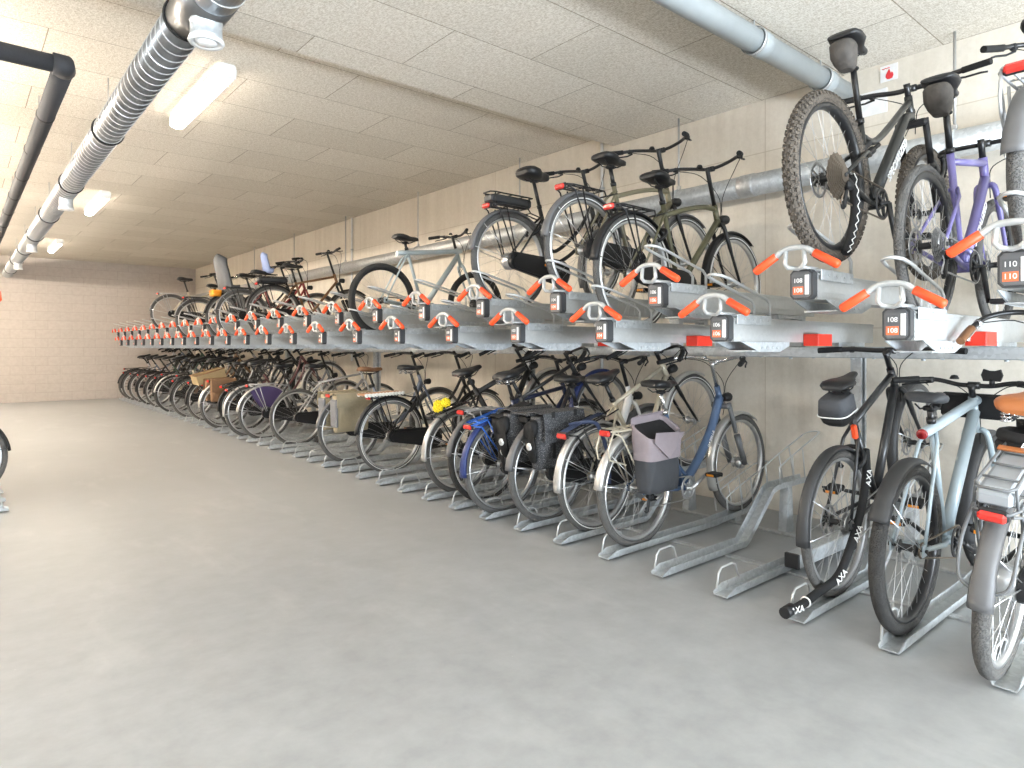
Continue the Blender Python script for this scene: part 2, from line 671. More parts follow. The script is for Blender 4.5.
# ------------------------------------------------------------------ ceiling lamps
LX = 1.45
for k, (yc, which) in enumerate([(5.48, 'nearest ceiling lamp, a bright white tube light beside the spiral duct'),
                                 (10.37, 'middle ceiling lamp, a small bright tube light further down the room'),
                                 (15.22, 'farthest ceiling lamp, a tiny bright tube light near the back wall'),
                                 (.65, 'ceiling lamp hanging above the camera position'), (-3.4, 'ceiling lamp near the garage door')]):
    h = HF if yc > YS else HN
    t = thing('ceiling_lamp', which, 'lamp', (LX, yc, h), 0, 'tube lamps on the ceiling')
    obj('lamp_body', lambda: MB().box((0, 0, -.018), (.10, 1.42, .036), None, .008).box((.0545, 0, -.050), (.006, 1.40, .046), None, .001).box((-.0545, 0, -.050), (.006, 1.40, .046), None, .001).box((0, .685, -.05), (.115, .03, .10), None, .012).box((0, -.685, -.05), (.115, .03, .10), None, .012),
        M['lamp_body'], t, key='lampbody')

    def dif():
        b = MB()
        prof = [(-.048, -.040), (-.050, -.072), (-.044, -.095), (-.02, -.108), (.02, -.108), (.044, -.095), (.050, -.072), (.048, -.040)]
        b.prism([(p[0], p[1]) for p in prof], -.67, .67, 'y', True)
        return b
    obj('diffuser', dif, M['lamp_glow' if yc > YS else 'lamp_glow_cool'], t, key='lampdif')

# unseen fill tubes added over the left hand racks to brighten the ceiling
for k in range(8):
    yc = -2.2 + 2.6 * k
    h = HF if yc > YS else HN
    t = thing('unseen_fill_lamp', f'added unseen fill lamp over the left racks, {["first", "second", "third", "fourth", "fifth", "sixth", "seventh", "eighth"][k]} from the garage door', 'lamp', (-.85, yc, h - .44), 0, 'added fill lamps over the left racks')
    obj('fill_tube', lambda: MB().tube([(0, -.68, 0), (0, .68, 0)], .035, 14), M['fill_glow_up' if yc > YS else 'fill_glow_up_cool'], t, key='uptube')
    obj('end_cap', lambda: MB().tube([(0, -.72, 0), (0, -.68, 0)], .038, 14), M['lamp_body'], t, key='upcap0')
    obj('end_cap', lambda: MB().tube([(0, .68, 0), (0, .72, 0)], .038, 14), M['lamp_body'], t, key='upcap1')
    for y in (-.7, .7):
        obj('hanger_rod', lambda: MB().tube([(0, y, .03), (0, y, .44)], .004, 6), M['galv_rod'], t, key=('uprod', y))

# ------------------------------------------------------------------ spiral ventilation duct
DX, DZ = .855, 2.80


def duct_run(y0, y1, r, x=0.0):
    b = MB().tube([(x, y0, 0), (x, y1, 0)], r, 32)
    return b


def duct_seam(y0, y1, r, x=0.0, pitch=.10):
    n = int((y1 - y0) / pitch * 20)
    return MB().tube([(x + (r + .001) * math.cos(2 * PI * i / 20), y0 + pitch * i / 20, (r + .001) * math.sin(2 * PI * i / 20)) for i in range(n)], .0042, 4)


t = thing('ventilation_duct', 'silver spiral ventilation duct hung along the ceiling with round outlets', 'duct', (DX, 0, DZ))
d_ = obj('duct_tube', duct_run(3.42, YB, .095), M['duct'], t)
obj('spiral_seam', duct_seam(3.5, YB - .1, .095), M['wire_grey'], d_)
d_ = obj('duct_tube', duct_run(-4.6, 3.10, .115, .02), M['duct'], t)
obj('spiral_seam', duct_seam(-4.5, 3.06, .115, .02), M['wire_grey'], d_)
obj('duct_reducer', MB().tube([(.02, 3.08, 0), (.02, 3.3, 0), (0, 3.46, 0)], [.118, .118, .098], 28), M['duct'], t)
for y in (3.45, 5.6, 7.6, 9.6, 11.4, 13.2, 15.0, 16.8):
    c = obj('pipe_clamp', MB().torus(.100, .009, 32, 6, (0, y, 0)), M['black_rubber'], t)
    obj('hanger_rod', MB().tube([(0, y, .1), (0, y, HF - DZ)], .004, 6), M['galv_rod'], c)
for y in (3.2, 8.0, 11.9, 14.7):
    r0 = .068
    big = y < 4
    rr, top = (.068, -.05) if big else (.060, -.05)
    x = .02 if big else 0.0
    c = obj('outlet_spout', MB().lathe([(rr, top), (rr, -.10), (rr + .004, -.105), (rr, -.11), (rr, -.165), (rr + .008, -.185), (rr - .02, -.185)], 28, (x, y, 0), 'z', False), M['galv'], t)
    obj('outlet_valve', MB().lathe([(rr + .007, -.183), (rr + .010, -.192), (rr + .004, -.202), (rr - .016, -.196), (rr - .020, -.186), (rr - .024, -.20), (.02, -.207), (.0, -.207)], 28, (x, y, 0), 'z', False),
        M['white_plastic'], c)

# ------------------------------------------------------------------ insulated black pipe
t = thing('insulated_pipe', 'black foam insulated pipe turning a corner below the ceiling', 'pipe', (.50, 4.75, 2.90))
px = [(-2.04, 0, .02), (-.03, 0, 0)]
obj('cross_pipe', MB().tube(px, .052, 20), M['pipe_foam'], t)
obj('elbow', MB().tube([(-.06, 0, 0), (0, 0, 0), (.0, .06, 0)], .064, 20), M['pipe_foam'], t)
obj('long_pipe', MB().tube([(0, .03, 0), (0, 2.0, -.005), (.0, 6, 0), (0, YB - 4.75, 0)], .056, 20), M['pipe_foam'], t)
for y in (1.1, 2.2, 3.3, 4.4, 5.5, 6.6, 7.7, 9, 11):
    obj('pipe_sleeve', MB().tube([(0, y - .03, 0), (0, y + .03, 0)], .0595, 20), M['black_rubber'], t)
for y in (1.6, 4.8, 8.0):
    obj('hanger_rod', MB().tube([(0, y, .05), (0, y, HF - 2.90)], .004, 6), M['galv_rod'], t)

# ------------------------------------------------------------------ grey drain pipe below the near ceiling
t = thing('drain_pipe', 'grey plastic drain pipe crossing the near ceiling into the wall', 'pipe', (XW, 1.97, 2.955))
obj('pipe_tube', MB().tube([(-6.1, 0, 0), (0, 0, 0)], .067, 28), M['pvc_grey'], t)
for x in (-1.12, -.30):
    c = obj('pipe_socket', MB().tube([(x - .05, 0, 0), (x - .045, 0, 0), (x + .045, 0, 0), (x + .05, 0, 0)], [.068, .074, .074, .068], 28), M['pvc_grey'], t)
    obj('pipe_clamp', MB().lathe([(.076, -.012), (.079, -.012), (.079, .012), (.076, .012)], 28, (x - .06, 0, 0), 'x').tube([(x - .06, 0, .07), (x - .06, 0, .12)], .005, 6), M['wire_grey'], c)

# ------------------------------------------------------------------ galvanised pipe along the right wall
t = thing('wall_pipe', 'galvanised pipe running along the right wall above the upper bikes', 'pipe', (4.50, 0, 2.41))
obj('pipe_tube', MB().tube([(0, -1.0, 0), (0, YB, 0)], .080, 28), M['galv_dark'], t)
for y in (1.28, 3.22, 5.2, 7.18, 9.22, 11.2, 13.2, 15.2):
    c = obj('pipe_clamp', MB().lathe([(.081, -.015), (.087, -.015), (.087, .015), (.081, .015)], 28, (0, y, 0), 'y'), M['galv'], t)
    obj('hanger_rod', MB().tube([(0, y, .085), (0, y, (HN if y < YS else HF) - 2.41)], .008, 8).box((0.0, y, .10), (.03, .03, .03), None, .004), M['galv_rod'], c)
for y in (.2, 2.6, 5.1):
    obj('pipe_coupling', MB().tube([(0, y - .06, 0), (0, y - .05, 0), (0, y + .05, 0), (0, y + .06, 0)], [.081, .085, .085, .081], 28), M['galv_dark'], t)
# grey conduits standing on the wall
for y, lab in ((4.17, 'grey cable conduit on the right wall just under the ceiling step'), (9.27, 'thin grey cable conduit on the right wall beyond the brown bike')):
    t = thing('wall_conduit', lab, 'conduit', (XW - .02, y, 0))
    hh = HF
    obj('conduit_tube', MB().tube([(0, 0, 1.0), (0, 0, hh)], .014, 10), M['white_plastic'], t)
    for z in (1.6, 2.7):
        obj('conduit_clip', MB().box((.0, 0, z), (.036, .045, .02), None, .004), M['galv'], t)
# fire sign
t = thing('fire_sign', 'small white sign with red flame high on the right wall', 'sign', (XW - .003, 1.69, 3.0))
obj('sign_plate', MB().box((0, 0, 0), (.004, .105, .105), None, .0008), M['sign_white'], t)
fl = [(0, -.034), (.018, -.030), (.024, -.012), (.020, .004), (.012, .012), (.010, .002), (.004, .016), (-.002, .036), (-.010, .020), (-.020, .004), (-.024, -.014), (-.016, -.030)]
obj('flame_symbol', MB().prism([(-p[0] - .004, p[1] - .008) for p in fl], -.0035, -.0025, 'x'), M['sign_red'], t)
obj('red_script', MB().tube([(-.003, .040, .034), (-.003, .030, .028), (-.003, .022, .036), (-.003, .012, .029), (-.003, .002, .036), (-.003, -.006, .032)], .0026, 5), M['sign_red'], t)
t = thing('wall_panel', 'plain pale grey panel on the wall behind the dark mountain bike', 'panel', (XW - .004, 1.80, 2.83))
obj('panel_plate', MB().box((0, 0, 0), (.006, .20, .16), None, .002), M['sign_white'], t)
obj('panel_screw', MB().lathe([(0, -.006), (.006, -.006), (.006, 0), (0, 0)], 10, (0, .07, .06), 'x'), M['galv'], t)

# ------------------------------------------------------------------ two-tier racks
XR, XT = 2.815, 2.75
Y0, PITCH, NS = .65, .375, 45
LOW, HIGH = 1.24, 1.42


def slot(i):
    return Y0 + PITCH * i


def rack_frame(label, x0, sgn, ya, yb, posts):
    """x0: rail front; sgn +1 for the right hand rack, -1 for the mirrored one"""
    def X(x):
        return x0 + sgn * (x - XR)
    t = thing('bike_rack', label, 'bike rack', (X(4.2), ya, 0))
    def loc(p):
        return (p[0] - X(4.2), p[1] - ya, p[2])
    L = yb - ya
    for xb in (4.05, 4.36):
        b = MB().box(loc((X(xb), (ya + yb) / 2, 1.182)), (.07, L, .066), None, .004)
        o = obj('long_beam', b, M['galv'], t)
        bb = MB()
        n = int(L / .375)
        for k in range(n):
            bb.lathe([(0, 0), (.011, 0), (.011, -.010), (0, -.010)], 6, loc((X(xb), ya + .2 + k * .375, 1.149)), 'z')
        obj('bolt_heads', bb, M['galv'], o)
    for y in posts:
        b = MB()
        prof = [(-.04, -.03), (.04, -.03), (.04, .03), (.02, .03), (.02, .025), (.035, .025), (.035, -.025), (-.035, -.025), (-.035, .025), (-.02, .025), (-.02, .03), (-.04, .03)]
        cx, cy, _ = loc((X(4.2), y, 0))
        b.prism([(cx + p[0], cy - p[1]) for p in prof], .08, 1.15, 'z')
        o = obj('post', b, M['galv'], t)
        bb = MB()
        for k in range(9):
            bb.box((cx + sgn * .045, cy - .0, .35 + k * .085), (.012, .030, .012), None, .003)
        obj('hook_slots', bb, M['galv_dark'], o)
        o = obj('foot_tube', MB().box(loc((X(3.96), y, .085)), (1.16, .075, .075), None, .004), M['galv'], t)
        obj('end_cap', MB().box(loc((X(3.374), y, .085)), (.02, .079, .079), None, .004), M['black_plastic'], o)
        obj('cantilever_arm', MB().box(loc((X(4.205), y, 1.182)), (.24, .06, .06), None, .004), M['galv'], t)
    for xb in (3.42, 4.10):
        obj('floor_strip', MB().box(loc((X(xb), (ya + yb) / 2, .006)), (.045, L, .012), None, .003), M['galv_dark'], t)
    return t


rack_frame('long galvanised two-tier rack frame with posts and beams along the right wall', XR, 1, .35, slot(NS - 1) + .2, (1.70, 4.70, 7.70, 10.7, 13.7, 16.7))


# ---- floor rails
def rail_channel(path):
    """open channel swept along a path of (x, z): base and two walls"""
    wv, hv, tk = .036, .040, .004
    prof = [(-wv, 0), (wv, 0), (wv + .006, hv), (wv + .002, hv), (wv - .004, tk), (-wv + .004, tk), (-wv - .002, hv), (-wv - .006, hv)]
    rings = []
    n = len(path)
    for i, (x, z) in enumerate(path):
        a = path[max(0, i - 1)]
        c = path[min(n - 1, i + 1)]
        d = V(c[0] - a[0], 0, c[1] - a[1]).normalized()
        up = V(-d.z, 0, d.x)
        k = .35 if i == 0 else 1.0
        rings.append([V(x, p, z) + up * (q * (k if q > tk else 1)) for p, q in prof])
    b = MB()
    b.loft(rings, True, False)
    return b


def mid(a, b_):
    return [(a[0] + (b_[0] - a[0]) * f, a[1] + (b_[1] - a[1]) * f) for f in (0, 1)]


def rail_high():
    return rail_channel([(0, .012), (.07, .012), (.10, .012), (.82, .012), (.86, .03), (1.15, .285), (1.20, .30), (1.64, .30)])


def rail_low():
    return rail_channel([(0, .012), (.07, .012), (.10, .012), (1.1, .014), (1.15, .020), (1.64, .045)])


def rail_loop():
    pts = [(.03, .040, .03), (.05, .042, .10), (.075, .042, .125), (.17, .042, .128), (.20, .042, .115), (.23, .040, .045)]
    return MB().tube(pts, .0055, 8)


def rail_hoop(high):
    zb = .335 if high else .08
    b = MB()
    L = []
    top = .62 if high else .36
    left = [(1.21, .045, zb), (1.19, .047, zb + .11), (1.30, .047, zb + .15), (1.70, .045, top - .015), (1.78, .03, top)]
    pts = left + [(1.80, 0, top + .003)] + [(p[0], -p[1], p[2]) for p in reversed(left)]
    b.tube(pts, .0055, 8)
    for sy in (-1, 1):
        b.tube([(1.36, sy * .047, zb + .175 if high else zb + .17), (1.40, sy * .040, zb - .005)], .0045, 6)
        b.tube([(1.50, sy * .047, zb + .20), (1.55, sy * .040, zb - .005)], .0045, 6)
    return b


def rail_foot(high):
    h = .30 if high else .04
    return MB().loft([ring((1.37, 0, .0), (1, 0, 0), (0, 1, 0), .055, .03, 8, 8), ring((1.37, 0, h), (1, 0, 0), (0, 1, 0), .028, .03, 8, 8)], True, False)


def floor_rail(label, x, y, rot, high):
    t = thing('floor_rail', label, 'bike rail', (x, y, 0), rot, 'floor wheel rails')
    k = 'h' if high else 'l'
    obj('channel', rail_high if high else rail_low, M['galv'], t, key='rail' + k)
    obj('front_loop', rail_loop, M['wire_grey'], t, key='rloop')
    obj('wheel_hoop', lambda: rail_hoop(high), M['wire_grey'], t, key='rhoop' + k)
    obj('support_foot', lambda: rail_foot(high), M['galv'], t, key='rfoot' + k)
    return t


# ---- upper trays
def tray_channel():
    b = MB()
    prof = [(-.05, 0), (.05, 0), (.05, .115), (.043, .118), (.036, .112), (.036, .06), (-.036, .06), (-.036, .112), (-.043, .118), (-.05, .115)]
    b.prism(prof, .10, 1.72, 'x')
    # ribs of the extrusion on both sides
    for sy in (-1, 1):
        for z in (.012, .034, .094):
            b.box((.91, sy * .0505, z), (1.62, .003, .004))
        b.box((.91, sy * .052, .108), (1.62, .008, .006))
    return b


def tray_plate():
    b = MB()
    b.box((.27, 0, .125), (.32, .126, .012), None, .003)
    for sy in (-1, 1):
        b.box((.27, sy * .061, .105), (.32, .005, .045), None, .002)
        for x in (.18, .26, .34, .40):
            b.lathe([(0, 0), (.007, 0), (.007, .004), (0, .004)], 8, (x, sy * .061 + sy * .004, .108), 'y')
    return b


def tray_handle():
    b = MB()
    half = [(.0, 0, .218), (.0, .03, .216), (.0, .06, .205), (.0, .080, .190), (.0, .175, .132)]
    pts = [(p[0], -p[1], p[2]) for p in reversed(half[1:])] + half
    b.tube(spline(pts, 3), .0125, 10)
    # U-shaped bracket below
    u = [(.0, -.040, .205), (.0, -.044, .150), (.0, -.030, .134), (.03, 0, .130), (.0, .030, .134), (.0, .044, .150), (.0, .040, .205)]
    b.tube(u, .0100, 10)
    b.tube([(.0, -.03, .134), (.14, -.03, .134)], .008, 8)
    b.tube([(.0, .03, .134), (.14, .03, .134)], .008, 8)
    return b


def tray_grip(sy):
    return MB().tube([(0, sy * .082, .189), (0, sy * .084, .1878), (0, sy * .174, .1326), (0, sy * .182, .1278), (0, sy * .185, .126)], [.0125, .0175, .0185, .016, .007], 12)


def tray_hoop():
    left = [(.45, .043, .12), (.45, .043, .19), (.42, .043, .215), (.08, .043, .298), (.02, .036, .310)]
    pts = left + [(-.004, 0.018, .315), (-.010, 0, .316), (-.004, -.018, .315)] + [(p[0], -p[1], p[2]) for p in reversed(left)]
    return MB().tube(pts, .0075, 8)


def tray_hinge():
    b = MB()
    poly = [(.13, .0), (.20, -.022), (.30, -.05), (.50, -.05), (.60, -.02), (.60, 0)]
    for sy in (-1, 1):
        b.prism(poly, sy * .068 - .003, sy * .068 + .003, 'y')
    b.box((.37, 0, -.045), (.28, .14, .006))
    for x in (.32, .37, .42, .47):
        for sy in (-1, 1):
            b.lathe([(0, 0), (.006, 0), (.006, .004), (0, .004)], 8, (x, sy * .071 + (0 if sy > 0 else -.004), -.03), 'y')
    return b


def tray_riser(h):
    def f():
        b = MB()
        for x in (1.28, 1.59):
            b.box((x, 0, -h / 2), (.05, .085, h), None, .003)
        for sy in (-1, 1):
            b.box((1.43, sy * .04, -.012), (.36, .004, .022))
        return b
    return f


def tag_case():
    o = [(-.036, .0), (.036, .0), (.050, .016), (.050, .112), (.036, .128), (-.036, .128), (-.050, .112), (-.050, .016)]
    return MB().prism([(p[0], p[1]) for p in o], .058, .10, 'x')


def tag_face():
    o = [(-.030, .008), (.030, .008), (.042, .020), (.042, .108), (.030, .120), (-.030, .120), (-.042, .108), (-.042, .020)]
    return MB().prism(o, .054, .059, 'x')


def make_tray(label, x, y, rot, high, num=None):
    t = thing('bike_tray', label, 'bike tray', (x, y, HIGH if high else LOW), rot, 'upper bike trays')
    obj('channel', tray_channel, M['alu'], t, key='tray')
    obj('clamp_plate', tray_plate, M['galv'], t, key='trplate')
    h = obj('handle', tray_handle, M['wire_grey'], t, key='trhandle')
    for sy in (-1, 1):
        obj('grip', lambda: tray_grip(sy), M['orange_grip'], h, key='grip%d' % sy)
    obj('wheel_hoop', tray_hoop, M['wire_grey'], t, key='trhoop')
    obj('hinge_bracket', tray_hinge, M['galv'], t, key='trhinge')
    obj('riser', tray_riser(HIGH - 1.215) if high else tray_riser(LOW - 1.215), M['galv'], t, key='riser%d' % high)
    c = obj('number_case', tag_case, M['tag_frame'], t, key='tagcase')
    obj('number_plate', tag_face, M['tag_body'], c, key='tagface')
    # seen from the aisle (looking +x) the local +y side is on the left
    obj('upper_number_field', lambda: MB().box((.0535, .012, .080), (.003, .046, .036)), M['tag_dark'], c, key='tagup')
    obj('lower_number_field', lambda: MB().box((.0535, .012, .038), (.003, .046, .034)), M['tag_orange'], c, key='taglo')
    obj('clear_strip', lambda: MB().box((.0535, -.026, .062), (.004, .018, .085), None, .0015), M['tag_pale'], c, key='tagstrip')
    if num:
        for z, m in ((.080, 'white_ink'), (.038, 'white_ink')):
            obj('number', lambda: move(text_mb(num, .027), Matrix.Translation((.0512, .012, z)) @ Matrix.Rotation(-PI / 2, 4, 'Z')), M[m], c, key=('num', num, z))
    return t


def red_bracket(label, x, y, z):
    b = MB()
    b.box((0, 0, .032), (.16, .004, .064), None, .001)
    b.box((0, .04, .062), (.16, .08, .004), None, .001)
    b.box((-.08, .04, .032), (.004, .08, .064), None, .001)
    b.box((.0, .04, .002), (.16, .08, .004), None, .001)
    o = obj('stop_bracket', b, M['red_paint'], None, (x, y, z), key='redbr')
    return tag(o, label, 'bracket', 'red stop brackets')


# ------------------------------------------------------------------ bicycle builder
def tyre_mb(R, tw):
    return MB().torus(R - tw / 2, tw / 2, 56, 10)


def rim_mb(R, tw, depth):
    r1 = R - tw * .88
    hw = tw * .36
    return MB().lathe([(r1, -hw), (r1 - depth * .6, -hw), (r1 - depth, -hw * .4), (r1 - depth, hw * .4), (r1 - depth * .6, hw), (r1, hw)], 56)


def spokes_mb(R, tw, depth, n=32, fr=.028, fy=.030):
    b = MB()
    rr = R - tw * .88 - depth * .8
    for k in range(n):
        a = 2 * PI * k / n
        sy = 1 if k % 2 else -1
        off = (.95 if (k // 2) % 2 else -.95)
        h = a + off
        b.tube([(fr * math.cos(h), sy * fy, fr * math.sin(h)), (rr * math.cos(a), 0, rr * math.sin(a))], .0010, 3, caps=False)
    return b


def hub_mb(kind):
    b = MB()
    if kind == 'motor':
        b.lathe([(0, -.045), (.05, -.045), (.062, -.03), (.062, .03), (.05, .045), (0, .045)], 28)
    elif kind == 'drum':
        b.lathe([(0, -.04), (.03, -.04), (.042, -.032), (.042, .0), (.022, .008), (.022, .028), (.034, .030), (.034, .036), (0, .04)], 24)
    else:
        b.lathe([(0, -.036), (.030, -.036), (.030, -.030), (.016, -.026), (.014, .026), (.030, .030), (.030, .036), (0, .036)], 20)
    b.lathe([(0, -.075), (.009, -.075), (.009, -.07), (.006, -.066), (.006, .066), (.009, .07), (.009, .075), (0, .075)], 10)
    return b


def disc_mb():
    b = MB()
    b.lathe([(.080, .0445), (.080, .0465), (.064, .0465), (.064, .0445)], 32)
    for k in range(6):
        a = 2 * PI * k / 6
        b.tube([(.02 * math.cos(a), .0455, .02 * math.sin(a)), (.066 * math.cos(a + .5), .0455, .066 * math.sin(a + .5))], .004, 4)
    return b


def cassette_mb(R=.075):
    b = MB()
    for k in range(9):
        r = R * (1 - k * .083)
        y = -.036 - k * .0042
        prof = []
        n = 36
        pts = []
        for i in range(n):
            a = 2 * PI * i / n
            q = r * (1.0 if i % 2 else .93)
            pts.append((q * math.cos(a), q * math.sin(a)))
        b.prism(pts, y - .001, y + .001, 'y')
    return b


def wheel(name, R, tw, m, parent, loc, kind='plain', stripe=False, depth=.018, nsp=32, disc=False, cass=None):
    o = obj(name, lambda: tyre_mb(R, tw), M[m['tyre']], parent, loc, key=('tyre', R, tw))
    obj('rim', lambda: rim_mb(R, tw, depth), M[m['rim']], o, key=('rim', R, tw, depth))
    obj('spokes', lambda: spokes_mb(R, tw, depth, nsp, .05 if kind == 'motor' else .028), M[m['spoke']], o, key=('spk', R, tw, depth, nsp, kind == 'motor'))
    obj('hub', lambda: hub_mb(kind), M[m['hub']], o, key=('hub', kind))
    if stripe:
        def st():
            b = MB()
            for sy in (-1, 1):
                b.torus(R - tw * .62, .0035, 56, 5, (0, sy * tw * .485, 0))
            return b
        obj('reflective_stripe', st, M['reflective_white'], o, key=('stripe', R, tw))
    if m['tyre'] == 'tyre_mtb':
        def knobs():
            b = MB()
            n = 72
            rt, ra = R - tw / 2, tw / 2
            for k in range(n):
                for phi, off, dx in ((-62, .5, .009), (-30, 0, .011), (0, .5, .013), (30, 0, .011), (62, .5, .009)):
                    a = 2 * PI * (k + off) / n
                    p = math.radians(phi)
                    r = rt + ra * math.cos(p)
                    mt = Matrix.Rotation(-a, 3, 'Y') @ Matrix.Rotation(p, 3, 'Z')
                    b.box((r * math.cos(a), ra * math.sin(p), r * math.sin(a)), (.009, .012, .015), mt)
            return b
        obj('tread_knobs', knobs, M['tyre_mtb'], o, key=('knobs', R, tw))
    if disc:
        obj('brake_disc', disc_mb, M['cassette_steel'], o, key='disc')
    if cass:
        obj('cassette', lambda: cassette_mb(cass[0]), M[cass[1]], o, key=('cass', cass[0]))
    return o


def fender_mb(R, tw, a0, a1, gap=.012, n=30, flap=False):
    r = R + gap
    w_ = tw / 2 + .008
    sec = [(-w_, -.012), (-w_ * .8, .002), (-w_ * .35, .009), (w_ * .35, .009), (w_ * .8, .002), (w_, -.012), (w_ * .75, -.002), (w_ * .3, .006), (-w_ * .3, .006), (-w_ * .75, -.002)]
    rings = []
    for i in range(n + 1):
        a = a0 + (a1 - a0) * i / n
        k = 1.0 + (.12 if (flap and i > n - 4) else 0)
        rings.append([V((r + h) * math.cos(a), y * k, (r + h) * math.sin(a)) for y, h in sec])
    return MB().loft(rings)


def stays_mb(R, tw, angs, hy=.055, gap=.012):
    b = MB()
    for a in angs:
        r = R + gap
        w_ = tw / 2 + .008
        for sy in (-1, 1):
            b.tube([(0, sy * hy, 0), (r * .97 * math.cos(a), sy * w_, r * .97 * math.sin(a))], .0025, 5)
    return b


def saddle_mb(L=.265, wd=.16, th=.045, kick=.012):
    st = [(0, .30, .3, 0), (.02, .44, .8, kick), (.06, .50, 1, kick * .9), (.11, .47, 1, kick * .4), (.15, .32, .9, 0), (.19, .19, .8, 0), (.235, .135, .75, .002), (L - .012, .12, .6, .002), (L, .06, .3, -.004)]
    rings = []
    for x, hw, t, z in st:
        rr = []
        a = hw * wd
        h = th * t
        for i in range(14):
            q = 2 * PI * i / 14
            c, s_ = math.cos(q), math.sin(q)
            y = a * math.copysign(abs(c) ** .7, c)
            zz = z + (h * .45 * abs(s_) ** .8 if s_ > 0 else -h * .55 * abs(s_) ** .6)
            rr.append(V(x - L * .45, y, zz))
        rings.append(rr)
    return MB().loft(rings)


def saddle_rails_mb(springs=False):
    b = MB()
    for sy in (-1, 1):
        b.tube([(-.09, sy * .03, -.02), (-.05, sy * .024, -.045), (.05, sy * .022, -.045), (.11, sy * .012, -.018)], .0038, 6)
        if springs:
            b.tube([(-.085 + .016 * math.cos(i * .8), sy * .05 + .016 * math.sin(i * .8), -.055 + i * .0018) for i in range(30)], .003, 5)
    b.box((0, 0, -.045), (.04, .05, .022), None, .005)
    return b


def chainring(covered, c, r=.074):
    if covered:
        return MB().lathe([(0, -.075), (.03, -.075), (.03, -.045), (0, -.045)], 24, c, 'y')
    b = MB().lathe([(r * .80, -.055), (r, -.055), (r + .003, -.052), (r, -.049), (r * .80, -.049)], 36, c, 'y')
    b.lathe([(0, -.060), (.022, -.060), (.022, -.046), (0, -.046)], 20, c, 'y')
    for k in range(5):
        a = 2 * PI * k / 5
        b.tube([c + V(.012 * math.cos(a), -.053, .012 * math.sin(a)), c + V(r * .85 * math.cos(a), -.052, r * .85 * math.sin(a))], [.009, .006], 6)
    return b


def bars(kind):
    """bar path for +y half and grip start; (x forward, y left, z up) from the clamp"""
    if kind == 'flat':
        return [(0, 0, 0), (.0, .08, 0), (-.02, .20, .012), (-.05, .365, .012)], .125, .0145
    if kind == 'wide':
        return [(0, 0, 0), (.01, .07, 0), (.0, .15, .018), (-.03, .22, .022), (-.10, .335, .012)], .12, .0125
    if kind == 'drop':
        return [(0, 0, 0), (.0, .14, 0), (.01, .19, 0), (.06, .21, -.005), (.10, .212, -.03), (.10, .214, -.08), (.05, .217, -.125), (-.03, .218, -.13)], .0, .0125
    if kind == 'dutch':
        return [(0, 0, 0), (.03, .05, .02), (.02, .16, .035), (-.06, .25, .03), (-.17, .285, .0), (-.28, .29, -.02)], .125, .012
    return [(0, 0, 0), (.015, .06, .012), (.01, .14, .03), (-.04, .22, .035), (-.11, .275, .02), (-.21, .315, .0)], .125, .012   # sweep


def tail_path(pts, L):
    """last L metres of a path"""
    P = [Vector(p) for p in pts]
    out = [P[-1]]
    acc = 0
    for i in range(len(P) - 1, 0, -1):
        d = (P[i] - P[i - 1]).length
        if acc + d >= L:
            out.append(P[i] + (P[i - 1] - P[i]) * ((L - acc) / d))
            break
        acc += d
        out.append(P[i - 1])
    return list(reversed(out))


DEF = dict(R=.345, tw=.044, wb=1.09, kind='diamond', size=.52, paint='black_paint', tyre='tyre', rim='rim_silver', spoke='spoke_steel', hub='hub_silver',
           fender='fender_black', rack='city', rackm='black_paint', case='full', bar='sweep', zb=1.10, zs=.93, saddle='saddle_black', swid=.18, sth=.055, stripe=False,
           rear='plain', front='plain', lamp=True, tail='light_red', stand=False, lock=True, fork=None, disc=False, cass=None, tubes=1.0, gripm='black_rubber',
           battery=None, crank=-.5, depth=.018, susp=False, stemm='black_paint', springs=False, cable=True, guard=None, bell=True, barrot=0.0, fend1=172,  fend0=None, ped='amber')


